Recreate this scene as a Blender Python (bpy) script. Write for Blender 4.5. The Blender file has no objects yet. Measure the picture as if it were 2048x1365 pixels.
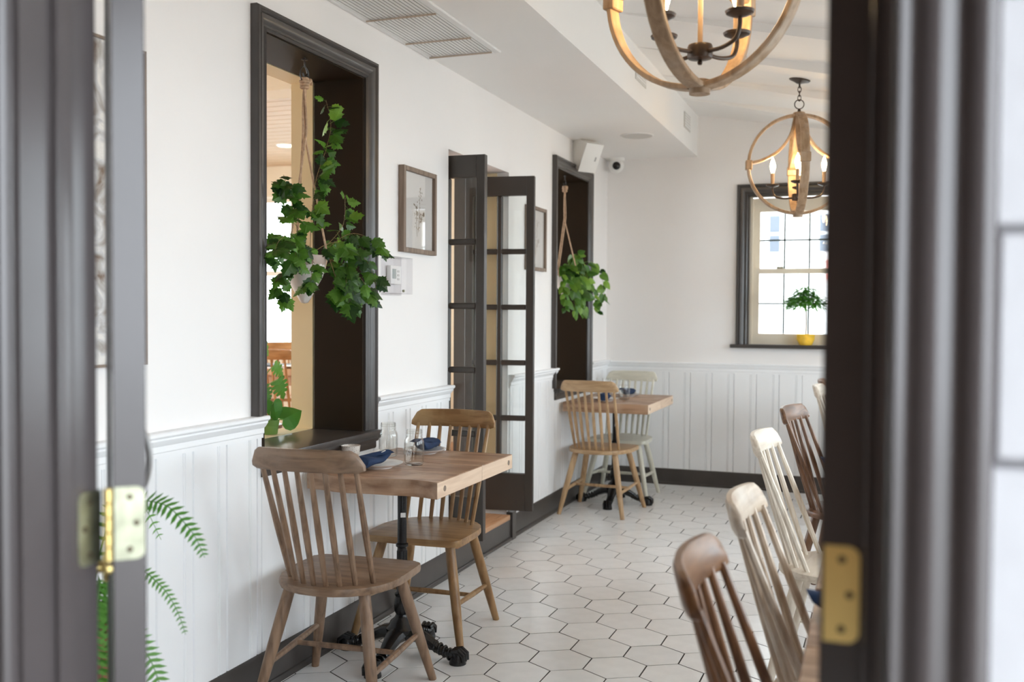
import bpy, bmesh, math, random
from mathutils import Vector, Matrix, Euler
random.seed(7)
C = bpy.context.scene.collection
SC = bpy.context.scene

# ------------------------------------------------------------------ camera
FPX = 1968.9
EYE = Vector((0, 0, 1.38))
CR = Vector((0.93843, 0.34542, 0.005912)).normalized()
CF = Vector((-0.34500, 0.93817, -0.027558)).normalized()
CU = CR.cross(CF).normalized()
CR = CF.cross(CU).normalized()
cam = bpy.data.cameras.new('camera')
cam.sensor_width = 36.0
cam.lens = FPX / 2048 * 36.0
cam.clip_start = 0.05
cam.dof.use_dof = True
cam.dof.focus_distance = 3.95
cam.dof.aperture_fstop = 2.6
camo = bpy.data.objects.new('camera', cam)
C.objects.link(camo)
m = Matrix.Identity(4)
for i, a in enumerate((CR, CU, -CF)):
    for j in range(3):
        m[j][i] = a[j]
camo.matrix_world = Matrix.Translation(EYE) @ m
SC.camera = camo

# ------------------------------------------------------------------ world, exposure
w = bpy.data.worlds.new('overcast_sky')
SC.world = w
w.use_nodes = True
bg = w.node_tree.nodes['Background']
bg.inputs[0].default_value = (0.85, 0.925, 1.0, 1)
bg.inputs[1].default_value = 5.2
SC.view_settings.view_transform = 'Standard'
SC.view_settings.look = 'None'
SC.view_settings.exposure = 0.93
SC.view_settings.gamma = 1.0
SC.view_settings.use_curve_mapping = False
SC.cycles.max_bounces = 10
SC.cycles.diffuse_bounces = 6
SC.cycles.transparent_max_bounces = 24
SC.cycles.sample_clamp_indirect = 6.0
SC.cycles.caustics_reflective = False
SC.cycles.caustics_refractive = False

def portal(loc, normal, sx, sy):
    # tells the sampler where the sky enters; gives off no light of its own
    l = bpy.data.lights.new('window_portal', 'AREA')
    l.shape = 'RECTANGLE'; l.size = sx; l.size_y = sy
    l.cycles.is_portal = True
    o = bpy.data.objects.new('window_portal', l)
    C.objects.link(o)
    o.location = loc
    o.rotation_euler = Vector(normal).to_track_quat('-Z', 'Y').to_euler()

for py_ in (2.15, 3.85, 5.55, 7.05):
    portal((1.66, py_, 1.52), (-1, 0, 0), 1.4, 1.6)
portal((-0.58, 8.15, 1.75), (0, -1, 0), 0.8, 1.2)
portal((-0.5, 0.90, 1.15), (0, 1, 0), 1.1, 2.3)
portal((-5.15, 8.75, 1.75), (0, -1, 0), 1.8, 1.8)
portal((-7.05, 4.2, 1.7), (1, 0, 0), 5.7, 1.9)

# ------------------------------------------------------------------ materials
MATS = {}
def newmat(name):
    mt = bpy.data.materials.new(name)
    mt.use_nodes = True
    nt = mt.node_tree
    return mt, nt, nt.nodes['Principled BSDF']

def mat(name, col, rough=0.5, metal=0.0, var=0.0, vscale=8.0, bump=0.0, bscale=60.0, rnd=0.0, coat=0.0, emit=None, es=0.0, spec=None):
    mt, nt, b = newmat(name)
    b.inputs['Roughness'].default_value = rough
    b.inputs['Metallic'].default_value = metal
    if spec is not None:
        b.inputs['Specular IOR Level'].default_value = spec
    if coat:
        b.inputs['Coat Weight'].default_value = coat
        b.inputs['Coat Roughness'].default_value = 0.15
    b.inputs['Base Color'].default_value = (*col, 1)
    if emit:
        b.inputs['Emission Color'].default_value = (*emit, 1)
        b.inputs['Emission Strength'].default_value = es
    tc = nt.nodes.new('ShaderNodeTexCoord')
    if var or rnd:
        n = nt.nodes.new('ShaderNodeTexNoise')
        n.inputs['Scale'].default_value = vscale
        n.inputs['Detail'].default_value = 5
        nt.links.new(tc.outputs['Object'], n.inputs['Vector'])
        r = nt.nodes.new('ShaderNodeMapRange')
        r.inputs['From Min'].default_value = 0.3; r.inputs['From Max'].default_value = 0.7
        r.inputs['To Min'].default_value = 1 - var; r.inputs['To Max'].default_value = 1 + var
        nt.links.new(n.outputs['Fac'], r.inputs['Value'])
        out = r.outputs[0]
        if rnd:
            oi = nt.nodes.new('ShaderNodeObjectInfo')
            r2 = nt.nodes.new('ShaderNodeMapRange')
            r2.inputs['To Min'].default_value = 1 - rnd; r2.inputs['To Max'].default_value = 1 + rnd
            nt.links.new(oi.outputs['Random'], r2.inputs['Value'])
            mu = nt.nodes.new('ShaderNodeMath'); mu.operation = 'MULTIPLY'
            nt.links.new(out, mu.inputs[0]); nt.links.new(r2.outputs[0], mu.inputs[1])
            out = mu.outputs[0]
        mx = nt.nodes.new('ShaderNodeVectorMath'); mx.operation = 'SCALE'
        mx.inputs[0].default_value = col
        nt.links.new(out, mx.inputs['Scale'])
        nt.links.new(mx.outputs[0], b.inputs['Base Color'])
    if bump:
        n2 = nt.nodes.new('ShaderNodeTexNoise')
        n2.inputs['Scale'].default_value = bscale
        n2.inputs['Detail'].default_value = 4
        nt.links.new(tc.outputs['Object'], n2.inputs['Vector'])
        bp = nt.nodes.new('ShaderNodeBump')
        bp.inputs['Strength'].default_value = bump
        bp.inputs['Distance'].default_value = 0.004
        nt.links.new(n2.outputs['Fac'], bp.inputs['Height'])
        nt.links.new(bp.outputs[0], b.inputs['Normal'])
    MATS[name] = mt
    return mt

def wood(name, dark, light, axis='Z', rough=0.4, scale=1.0, bump=0.15, worn=None):
    mt, nt, b = newmat(name)
    tc = nt.nodes.new('ShaderNodeTexCoord')
    oi = nt.nodes.new('ShaderNodeObjectInfo')
    mp = nt.nodes.new('ShaderNodeMapping')
    s = [26 * scale] * 3
    s['XYZ'.index(axis)] = 2.2 * scale
    mp.inputs['Scale'].default_value = s
    off = nt.nodes.new('ShaderNodeVectorMath'); off.operation = 'SCALE'
    off.inputs[0].default_value = (3.1, 5.7, 2.3)
    nt.links.new(oi.outputs['Random'], off.inputs['Scale'])
    ad = nt.nodes.new('ShaderNodeVectorMath'); ad.operation = 'ADD'
    nt.links.new(tc.outputs['Object'], ad.inputs[0]); nt.links.new(off.outputs[0], ad.inputs[1])
    nt.links.new(ad.outputs[0], mp.inputs['Vector'])
    n = nt.nodes.new('ShaderNodeTexNoise')
    n.inputs['Scale'].default_value = 1.6; n.inputs['Detail'].default_value = 6; n.inputs['Distortion'].default_value = 0.6
    nt.links.new(mp.outputs[0], n.inputs['Vector'])
    cr = nt.nodes.new('ShaderNodeValToRGB')
    cr.color_ramp.elements[0].position = 0.32; cr.color_ramp.elements[0].color = (*dark, 1)
    cr.color_ramp.elements[1].position = 0.66; cr.color_ramp.elements[1].color = (*light, 1)
    nt.links.new(n.outputs['Fac'], cr.inputs[0])
    col = cr.outputs[0]
    if worn:
        n3 = nt.nodes.new('ShaderNodeTexNoise'); n3.inputs['Scale'].default_value = 7; n3.inputs['Detail'].default_value = 6
        nt.links.new(ad.outputs[0], n3.inputs['Vector'])
        r3 = nt.nodes.new('ShaderNodeValToRGB')
        r3.color_ramp.elements[0].position = 0.48; r3.color_ramp.elements[1].position = 0.68
        r3.color_ramp.elements[1].color = (0.7, 0.7, 0.7, 1)
        nt.links.new(n3.outputs['Fac'], r3.inputs[0])
        mx = nt.nodes.new('ShaderNodeMixRGB'); mx.inputs[2].default_value = (*worn, 1)
        nt.links.new(r3.outputs[0], mx.inputs[0]); nt.links.new(col, mx.inputs[1])
        col = mx.outputs[0]
    nt.links.new(col, b.inputs['Base Color'])
    b.inputs['Roughness'].default_value = rough
    bp = nt.nodes.new('ShaderNodeBump'); bp.inputs['Strength'].default_value = bump; bp.inputs['Distance'].default_value = 0.002
    nt.links.new(n.outputs['Fac'], bp.inputs['Height'])
    nt.links.new(bp.outputs[0], b.inputs['Normal'])
    MATS[name] = mt
    return mt

def glass(name, tint=(0.97, 0.985, 0.98), refl=1.0, rough=0.0, ior=1.5):
    mt = bpy.data.materials.new(name); mt.use_nodes = True
    nt = mt.node_tree
    for nn in list(nt.nodes):
        if nn.type != 'OUTPUT_MATERIAL': nt.nodes.remove(nn)
    out = nt.nodes['Material Output']
    lw = nt.nodes.new('ShaderNodeLayerWeight'); lw.inputs['Blend'].default_value = 0.5
    fr = nt.nodes.new('ShaderNodeMath'); fr.operation = 'POWER'; fr.inputs[1].default_value = 5.0
    nt.links.new(lw.outputs['Facing'], fr.inputs[0])
    mu = nt.nodes.new('ShaderNodeMath'); mu.operation = 'MULTIPLY_ADD'; mu.inputs[1].default_value = 0.85*refl; mu.inputs[2].default_value = 0.03*refl; mu.use_clamp = True
    tr = nt.nodes.new('ShaderNodeBsdfTransparent'); tr.inputs[0].default_value = (*tint, 1)
    gl = nt.nodes.new('ShaderNodeBsdfGlossy'); gl.inputs['Roughness'].default_value = rough
    mx = nt.nodes.new('ShaderNodeMixShader')
    nt.links.new(fr.outputs[0], mu.inputs[0]); nt.links.new(mu.outputs[0], mx.inputs[0])
    nt.links.new(tr.outputs[0], mx.inputs[1]); nt.links.new(gl.outputs[0], mx.inputs[2])
    nt.links.new(mx.outputs[0], out.inputs[0])
    MATS[name] = mt
    return mt

def leafmat(name, c1, c2, rough=0.38):
    mt, nt, b = newmat(name)
    oi = nt.nodes.new('ShaderNodeObjectInfo')
    tc = nt.nodes.new('ShaderNodeTexCoord')
    n = nt.nodes.new('ShaderNodeTexNoise'); n.inputs['Scale'].default_value = 3.0
    nt.links.new(tc.outputs['Object'], n.inputs['Vector'])
    ad = nt.nodes.new('ShaderNodeMath'); ad.operation = 'ADD'
    ms = nt.nodes.new('ShaderNodeMath'); ms.operation = 'MULTIPLY_ADD'; ms.inputs[1].default_value = 0.5; ms.inputs[2].default_value = -0.25
    nt.links.new(n.outputs['Fac'], ms.inputs[0])
    nt.links.new(oi.outputs['Random'], ad.inputs[0]); nt.links.new(ms.outputs[0], ad.inputs[1])
    cr = nt.nodes.new('ShaderNodeValToRGB')
    cr.color_ramp.elements[0].color = (*c1, 1); cr.color_ramp.elements[1].color = (*c2, 1)
    cr.color_ramp.elements[0].position = 0.15
    nt.links.new(ad.outputs[0], cr.inputs[0])
    nt.links.new(cr.outputs[0], b.inputs['Base Color'])
    b.inputs['Roughness'].default_value = rough
    tl = nt.nodes.new('ShaderNodeBsdfTranslucent')
    nt.links.new(cr.outputs[0], tl.inputs[0])
    mx = nt.nodes.new('ShaderNodeMixShader'); mx.inputs[0].default_value = 0.3
    nt.links.new(b.outputs[0], mx.inputs[1]); nt.links.new(tl.outputs[0], mx.inputs[2])
    nt.links.new(mx.outputs[0], nt.nodes['Material Output'].inputs[0])
    MATS[name] = mt
    return mt

mat('wall_white', (0.86, 0.835, 0.82), 0.55, var=0.015, vscale=1.5, bump=0.04, bscale=90)
mat('wainscot_white', (0.875, 0.88, 0.89), 0.4, var=0.02, vscale=3)
mat('ceiling_white', (0.87, 0.85, 0.83), 0.6, var=0.012, vscale=2)
mat('dark_trim', (0.060, 0.052, 0.048), 0.28, var=0.12, vscale=9, bump=0.05, bscale=30)
mat('dark_reveal', (0.017, 0.009, 0.003), 0.55, var=0.12, vscale=4, spec=0.15)
mat('entry_trim', (0.070, 0.060, 0.060), 0.22, var=0.08, vscale=6, bump=0.03, bscale=14)
mat('door_dark', (0.048, 0.040, 0.034), 0.38, var=0.08, vscale=6)
mat('cream_paint', (0.88, 0.72, 0.46), 0.6, var=0.02)
mat('cream_wall', (0.82, 0.72, 0.55), 0.65, var=0.02)
mat('sash_cream', (0.82, 0.74, 0.61), 0.45, var=0.03)
mat('muntin_green', (0.05, 0.075, 0.065), 0.5)
mat('tile_white', (0.90, 0.895, 0.89), 0.2, var=0.035, vscale=14, rnd=0.035)
mat('grout', (0.035, 0.032, 0.030), 0.85, var=0.35, vscale=22)
mat('iron_black', (0.007, 0.007, 0.008), 0.24, var=0.2, bump=0.25, bscale=50)
mat('black_metal', (0.022, 0.018, 0.016), 0.38)
mat('bronze_dark', (0.060, 0.040, 0.028), 0.38, metal=0.4)
mat('brass', (0.78, 0.60, 0.24), 0.28, metal=1.0, var=0.06)
mat('brass_pale', (0.33, 0.335, 0.25), 0.42, metal=1.0, var=0.3, vscale=30)
mat('screw_dark', (0.10, 0.075, 0.05), 0.5, metal=0.8)
mat('steel', (0.45, 0.44, 0.43), 0.3, metal=1.0)
mat('porcelain', (0.86, 0.85, 0.85), 0.18)
mat('navy_cloth', (0.006, 0.026, 0.080), 0.8, var=0.2, vscale=25, bump=0.3, bscale=400)
mat('tag_white', (0.8, 0.79, 0.77), 0.5)
mat('plastic_white', (0.82, 0.81, 0.79), 0.4)
mat('speaker_white', (0.82, 0.79, 0.74), 0.5)
mat('grille_grey', (0.62, 0.60, 0.57), 0.6)
mat('vent_white', (0.80, 0.79, 0.78), 0.45)
mat('vent_dark', (0.05, 0.04, 0.03), 0.9)
mat('vent_rust', (0.55, 0.45, 0.36), 0.7)
mat('lens_black', (0.004, 0.004, 0.005), 0.08)
mat('screen_grey', (0.36, 0.40, 0.38), 0.25)
mat('rope', (0.52, 0.35, 0.23), 0.9, var=0.25, vscale=60, bump=0.8, bscale=160)
mat('stem', (0.20, 0.13, 0.05), 0.6, var=0.2)
mat('stem_green', (0.16, 0.28, 0.06), 0.5, var=0.2)
mat('paper', (0.80, 0.77, 0.74), 0.8)
mat('print_brown', (0.42, 0.34, 0.27), 0.9, var=0.2, vscale=60)
mat('yellow_glaze', (0.90, 0.55, 0.06), 0.15, var=0.2, vscale=20)
mat('terracotta', (0.36, 0.17, 0.09), 0.7)
mat('block_paint', (0.52, 0.52, 0.54), 0.6, var=0.03, vscale=4, bump=0.3, bscale=40)
mat('mortar_paint', (0.38, 0.37, 0.38), 0.8)
mat('facade', (0.80, 0.79, 0.78), 0.8)
mat('facade_glass', (0.085, 0.10, 0.125), 0.3)
mat('facade_red', (0.62, 0.20, 0.16), 0.7)
mat('blocker_brown', (0.16, 0.10, 0.065), 0.7, var=0.1)
mat('paving', (0.50, 0.49, 0.47), 0.8, var=0.08)
mat('plank_ceiling', (0.62, 0.47, 0.32), 0.5, var=0.1, vscale=5)
mat('bulb_glow', (1, 0.9, 0.7), 0.3, emit=(1.0, 0.70, 0.34), es=48)
mat('lamp_glow', (1, 0.9, 0.75), 0.3, emit=(1.0, 0.78, 0.5), es=30)
mat('candle_sleeve', (0.36, 0.24, 0.15), 0.5)
mat('cushion_tan', (0.42, 0.33, 0.24), 0.8)
mat('placemat', (0.03, 0.035, 0.045), 0.6)
glass('clear_glass')
glass('picture_glass', (0.97, 0.97, 0.97), 1.5)
glass('acrylic', (0.985, 0.983, 0.988), 0.9)
glass('jar_glass', (0.98, 0.98, 0.97), 1.8)
glass('vase_glass', (0.9, 0.95, 0.92), 1.2)
wood('wood_umber', (0.125, 0.072, 0.042), (0.29, 0.178, 0.108), rough=0.42, worn=(0.30, 0.21, 0.15))
wood('wood_umber_h', (0.125, 0.072, 0.042), (0.29, 0.178, 0.108), axis='X', rough=0.42, worn=(0.30, 0.21, 0.15))
wood('wood_honey', (0.215, 0.110, 0.040), (0.37, 0.215, 0.095), rough=0.34, worn=(0.42, 0.28, 0.14))
wood('wood_honey_h', (0.215, 0.110, 0.040), (0.37, 0.215, 0.095), axis='X', rough=0.34, worn=(0.42, 0.28, 0.14))
wood('wood_pale', (0.36, 0.22, 0.11), (0.54, 0.36, 0.20), rough=0.4)
wood('wood_pale_h', (0.36, 0.22, 0.11), (0.54, 0.36, 0.20), axis='X', rough=0.4)
wood('wood_sage', (0.58, 0.57, 0.48), (0.72, 0.70, 0.60), rough=0.42)
wood('wood_sage_h', (0.58, 0.57, 0.48), (0.72, 0.70, 0.60), axis='X', rough=0.42)
wood('wood_wash', (0.40, 0.29, 0.20), (0.64, 0.52, 0.40), rough=0.4, worn=(0.72, 0.66, 0.58))
wood('wood_wash_h', (0.40, 0.29, 0.20), (0.64, 0.52, 0.40), axis='X', rough=0.4, worn=(0.72, 0.66, 0.58))
wood('wood_chalk', (0.60, 0.51, 0.41), (0.80, 0.73, 0.63), rough=0.4)
wood('wood_chalk_h', (0.60, 0.51, 0.41), (0.80, 0.73, 0.63), axis='X', rough=0.4)
wood('wood_umber_dark', (0.09, 0.045, 0.025), (0.23, 0.12, 0.065), rough=0.36)
wood('wood_umber_dark_h', (0.09, 0.045, 0.025), (0.23, 0.12, 0.065), axis='X', rough=0.36)
wood('wood_chestnut', (0.14, 0.060, 0.025), (0.30, 0.145, 0.065), rough=0.3)
wood('wood_chestnut_h', (0.14, 0.060, 0.025), (0.30, 0.145, 0.065), axis='X', rough=0.3)
wood('wood_orange', (0.36, 0.17, 0.06), (0.55, 0.29, 0.12), rough=0.4)
wood('wood_orange_h', (0.36, 0.17, 0.06), (0.55, 0.29, 0.12), axis='X', rough=0.4)
wood('table_wood', (0.20, 0.100, 0.052), (0.48, 0.30, 0.19), axis='X', rough=0.42, scale=0.7, worn=(0.55, 0.40, 0.29))
wood('table_end', (0.62, 0.44, 0.31), (0.76, 0.58, 0.43), axis='Y', rough=0.55, scale=0.8)
wood('threshold_wood', (0.36, 0.18, 0.085), (0.56, 0.32, 0.18), axis='Y', rough=0.45)
wood('lamp_wood', (0.28, 0.17, 0.09), (0.46, 0.31, 0.19), rough=0.5, worn=(0.50, 0.40, 0.31))
wood('frame_wood', (0.16, 0.11, 0.08), (0.27, 0.20, 0.15), rough=0.55)
leafmat('leaf_ivy', (0.012, 0.050, 0.006), (0.105, 0.25, 0.026))
leafmat('leaf_lime', (0.055, 0.16, 0.015), (0.24, 0.42, 0.05))
leafmat('leaf_fern', (0.08, 0.26, 0.03), (0.20, 0.44, 0.09), 0.45)
leafmat('leaf_philo', (0.03, 0.13, 0.02), (0.11, 0.27, 0.035), 0.3)

def potmat():
    mt, nt, b = newmat('pot_glaze')
    tc = nt.nodes.new('ShaderNodeTexCoord')
    sp = nt.nodes.new('ShaderNodeSeparateXYZ')
    nt.links.new(tc.outputs['Object'], sp.inputs[0])
    n = nt.nodes.new('ShaderNodeTexNoise'); n.inputs['Scale'].default_value = 55; n.inputs['Detail'].default_value = 4
    nt.links.new(tc.outputs['Object'], n.inputs['Vector'])
    ma = nt.nodes.new('ShaderNodeMath'); ma.operation = 'MULTIPLY_ADD'; ma.inputs[1].default_value = 0.03
    nt.links.new(n.outputs['Fac'], ma.inputs[0]); nt.links.new(sp.outputs[2], ma.inputs[2])
    cr = nt.nodes.new('ShaderNodeValToRGB')
    cr.color_ramp.elements[0].position = 0.165; cr.color_ramp.elements[0].color = (0.72, 0.68, 0.65, 1)
    cr.color_ramp.elements[1].position = 0.170; cr.color_ramp.elements[1].color = (0.36, 0.27, 0.22, 1)
    nt.links.new(ma.outputs[0], cr.inputs[0])
    nt.links.new(cr.outputs[0], b.inputs['Base Color'])
    b.inputs['Roughness'].default_value = 0.35
    MATS['pot_glaze'] = mt
potmat()

def speckmat():
    mt, nt, b = newmat('speckled_glaze')
    tc = nt.nodes.new('ShaderNodeTexCoord')
    v = nt.nodes.new('ShaderNodeTexVoronoi'); v.inputs['Scale'].default_value = 150
    nt.links.new(tc.outputs['Object'], v.inputs['Vector'])
    cr = nt.nodes.new('ShaderNodeValToRGB')
    cr.color_ramp.elements[0].position = 0.18; cr.color_ramp.elements[0].color = (0.12, 0.08, 0.05, 1)
    cr.color_ramp.elements[1].position = 0.24; cr.color_ramp.elements[1].color = (0.78, 0.72, 0.66, 1)
    nt.links.new(v.outputs['Distance'], cr.inputs[0])
    nt.links.new(cr.outputs[0], b.inputs['Base Color'])
    b.inputs['Roughness'].default_value = 0.3
    MATS['speckled_glaze'] = mt
speckmat()

def artmat():
    mt, nt, b = newmat('plaster_art')
    tc = nt.nodes.new('ShaderNodeTexCoord')
    n = nt.nodes.new('ShaderNodeTexNoise'); n.inputs['Scale'].default_value = 9; n.inputs['Detail'].default_value = 9; n.inputs['Distortion'].default_value = 1.4
    nt.links.new(tc.outputs['Object'], n.inputs['Vector'])
    cr = nt.nodes.new('ShaderNodeValToRGB')
    e = cr.color_ramp.elements
    e[0].position = 0.36; e[0].color = (0.17, 0.11, 0.075, 1)
    e[1].position = 0.62; e[1].color = (0.75, 0.72, 0.68, 1)
    k = e.new(0.47); k.color = (0.40, 0.37, 0.34, 1)
    k = e.new(0.55); k.color = (0.55, 0.54, 0.54, 1)
    nt.links.new(n.outputs['Fac'], cr.inputs[0])
    nt.links.new(cr.outputs[0], b.inputs['Base Color'])
    bp = nt.nodes.new('ShaderNodeBump'); bp.inputs['Strength'].default_value = 0.8; bp.inputs['Distance'].default_value = 0.02
    nt.links.new(n.outputs['Fac'], bp.inputs['Height']); nt.links.new(bp.outputs[0], b.inputs['Normal'])
    b.inputs['Roughness'].default_value = 0.5
    MATS['plaster_art'] = mt
artmat()

# ------------------------------------------------------------------ builders
class B:
    """collects shapes into one bmesh, build() links them as ONE mesh object"""
    def __init__(s): s.bm = bmesh.new()
    def box(s, x0, x1, y0, y1, z0, z1, bev=0.0, seg=1):
        vs = [s.bm.verts.new(p) for p in ((x0,y0,z0),(x1,y0,z0),(x1,y1,z0),(x0,y1,z0),(x0,y0,z1),(x1,y0,z1),(x1,y1,z1),(x0,y1,z1))]
        fs = [s.bm.faces.new([vs[i] for i in q]) for q in ((3,2,1,0),(4,5,6,7),(0,1,5,4),(1,2,6,5),(2,3,7,6),(3,0,4,7))]
        if bev:
            es = list({e for f in fs for e in f.edges})
            bmesh.ops.bevel(s.bm, geom=es, offset=bev, segments=seg, affect='EDGES', profile=0.6)
        return s
    def prism(s, poly, axis, a0, a1, bev=0.0, seg=1):
        """poly: 2D points in the other two axes (x,y | y,z | x,z order), extruded along axis"""
        def P(p, a):
            return {'X': (a, p[0], p[1]), 'Y': (p[0], a, p[1]), 'Z': (p[0], p[1], a)}[axis]
        lo = [s.bm.verts.new(P(p, a0)) for p in poly]
        hi = [s.bm.verts.new(P(p, a1)) for p in poly]
        n = len(poly)
        fs = [s.bm.faces.new(lo[::-1]), s.bm.faces.new(hi)]
        for i in range(n):
            fs.append(s.bm.faces.new((lo[i], lo[(i+1) % n], hi[(i+1) % n], hi[i])))
        if bev:
            es = list({e for f in fs[:2] for e in f.edges})
            bmesh.ops.bevel(s.bm, geom=es, offset=bev, segments=seg, affect='EDGES', profile=0.6)
        return s
    def tube(s, pts, rad, n=8, cap=True, flat=1.0):
        pts = [Vector(p) for p in pts]
        if not hasattr(rad, '__len__'): rad = [rad] * len(pts)
        rings = []
        up = None
        for i, p in enumerate(pts):
            d = (pts[min(i+1, len(pts)-1)] - pts[max(i-1, 0)]).normalized()
            if up is None:
                a = Vector((0, 0, 1)) if abs(d.z) < 0.9 else Vector((0, 1, 0))
                up = (a - d * a.dot(d)).normalized()
            else:
                up = (up - d * up.dot(d)).normalized()
            sd = d.cross(up)
            rings.append([s.bm.verts.new(p + (up * math.sin(t) * flat + sd * math.cos(t)) * rad[i]) for t in [2*math.pi*k/n for k in range(n)]])
        for a, b in zip(rings, rings[1:]):
            for k in range(n):
                s.bm.faces.new((a[k], a[(k+1) % n], b[(k+1) % n], b[k]))
        if cap:
            s.bm.faces.new(rings[0][::-1]); s.bm.faces.new(rings[-1])
        return s
    def lathe(s, prof, n=20, c=(0, 0, 0), axis='Z', closed=False):
        """prof: (r, h) points; r == 0 closes with a point"""
        rings = []
        for r, h in prof:
            if r < 1e-6:
                rings.append([s.bm.verts.new(s._ax(0, 0, h, c, axis))])
            else:
                rings.append([s.bm.verts.new(s._ax(r*math.cos(2*math.pi*k/n), r*math.sin(2*math.pi*k/n), h, c, axis)) for k in range(n)])
        for a, b in zip(rings, rings[1:]):
            for k in range(n):
                q = [a[k % len(a)], a[(k+1) % len(a)], b[(k+1) % len(b)], b[k % len(b)]]
                u = []
                for v in q:
                    if v not in u: u.append(v)
                if len(u) > 2: s.bm.faces.new(u)
        if len(rings[0]) > 1 and not closed: s.bm.faces.new(rings[0][::-1])
        if len(rings[-1]) > 1 and not closed: s.bm.faces.new(rings[-1])
        return s
    @staticmethod
    def _ax(x, y, h, c, axis):
        if axis == 'X': return (c[0]+h, c[1]+x, c[2]+y)
        if axis == 'Y': return (c[0]+x, c[1]+h, c[2]+y)
        return (c[0]+x, c[1]+y, c[2]+h)
    def torus(s, c, R, r, axis='Z', n=24, k=8):
        pts = [(R*math.cos(2*math.pi*i/n), R*math.sin(2*math.pi*i/n)) for i in range(n)]
        rings = []
        for i in range(n):
            t = 2*math.pi*i/n
            ring = []
            for j in range(k):
                a = 2*math.pi*j/k
                rr = R + r*math.cos(a)
                ring.append(s.bm.verts.new(s._ax(rr*math.cos(t), rr*math.sin(t), r*math.sin(a), c, axis)))
            rings.append(ring)
        for i in range(n):
            a, b = rings[i], rings[(i+1) % n]
            for j in range(k):
                s.bm.faces.new((a[j], b[j], b[(j+1) % k], a[(j+1) % k]))
        return s
    def loft(s, rings, cap=True):
        R = [[s.bm.verts.new(p) for p in r] for r in rings]
        n = len(R[0])
        for a, b in zip(R, R[1:]):
            for k in range(n):
                s.bm.faces.new((a[k], a[(k+1) % n], b[(k+1) % n], b[k]))
        if cap:
            s.bm.faces.new(R[0][::-1]); s.bm.faces.new(R[-1])
        return s
    def quad(s, pts):
        s.bm.faces.new([s.bm.verts.new(p) for p in pts]); return s
    def move(s, mtx):
        bmesh.ops.transform(s.bm, matrix=mtx, verts=s.bm.verts); return s
    def mesh(s, name, material, smooth=34):
        bmesh.ops.recalc_face_normals(s.bm, faces=s.bm.faces)
        for f in s.bm.faces: f.smooth = True
        th = math.radians(smooth)
        for e in s.bm.edges:
            e.smooth = not (len(e.link_faces) == 2 and e.calc_face_angle(0) > th)
        me = bpy.data.meshes.new(name)
        s.bm.to_mesh(me); s.bm.free()
        if material: me.materials.append(MATS[material])
        return me
    def build(s, name, material, parent=None, loc=None, rot=None, smooth=34):
        return link(name, s.mesh(name, material, smooth), parent, loc, rot)

def link(name, me, parent=None, loc=None, rot=None):
    o = bpy.data.objects.new(name, me)
    C.objects.link(o)
    if parent is not None: o.parent = parent
    if loc is not None: o.location = loc
    if rot is not None: o.rotation_euler = rot
    return o

def tag(o, label=None, cat=None, group=None, kind=None):
    if label: o['label'] = label
    if cat: o['category'] = cat
    if group: o['group'] = group
    if kind: o['kind'] = kind
    return o

def empty(name, label=None, cat=None, loc=(0, 0, 0), rz=0.0, group=None, kind=None):
    o = bpy.data.objects.new(name, None)
    o.empty_display_size = 0.05
    C.objects.link(o)
    o.location = loc; o.rotation_euler = (0, 0, rz)
    return tag(o, label, cat, group, kind)

def copy_tree(o, parent=None, matmap=None):
    c = o.copy(); C.objects.link(c); c.parent = parent
    if matmap and c.type == 'MESH':
        for sl in c.material_slots:
            nm = sl.material.name
            if nm in matmap:
                sl.link = 'OBJECT'; sl.material = MATS[matmap[nm]]
    for ch in list(o.children): copy_tree(ch, c, matmap)
    return c

def project(p):
    v = Vector(p) - EYE
    z = v.dot(CF)
    return (1024 + FPX*v.dot(CR)/z, 682.5 - FPX*v.dot(CU)/z, z)

# ------------------------------------------------------------------ room constants
XW = -2.09      # left wall face
XB = -2.44      # its back face (room beyond)
YF = 7.95       # back wall face
YD0, YD1 = 0.955, 1.08   # entry wall
XR = 1.45       # wall opposite
ZS = 2.65       # soffit underside
XS = -1.349     # soffit front
CZ, CSL = 3.03, -0.2235   # sloped ceiling height at soffit, slope along x
def ceil_z(x): return CZ + CSL*(x - XS)
ZF2 = 0.17      # floor level of the room beyond

# ------------------------------------------------------------------ floor with hexagonal tiles
fl = B().box(XW-0.02, XR, YD1-0.13, YF, -0.06, -0.0018).build('floor', 'grout')
tag(fl, 'white hexagonal tile floor with thin dark grout lines', 'floor', kind='structure')
S, HY, OX, OY = 0.12915, 0.51327, -1.26516, 3.91809
ch_, sh_ = math.cos(HY), math.sin(HY)
def hexpoly(sz): return [(sz*math.cos(math.pi/3*k), sz*math.sin(math.pi/3*k)) for k in range(6)]
tile_me = B().prism(hexpoly(S-0.0034), 'Z', -0.02, 0.0, bev=0.0007).mesh('tile', 'tile_white')
cells = []
for q in range(-60, 61):
    for r_ in range(-60, 61):
        u = 1.5*q*S; v = (math.sqrt(3)*(r_ + q/2))*S
        x = OX + ch_*u - sh_*v; y = OY + sh_*u + ch_*v
        if XW-0.08 < x < XR-0.02 and YD1 < y < YF+0.06:
            px, py, z = project((x, y, 0))
            vis = z > 0.3 and 180 < px < 1800 and py < 1480
            cells.append((0 if vis else 1, z, x, y))
cells.sort()
far = B()
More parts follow.
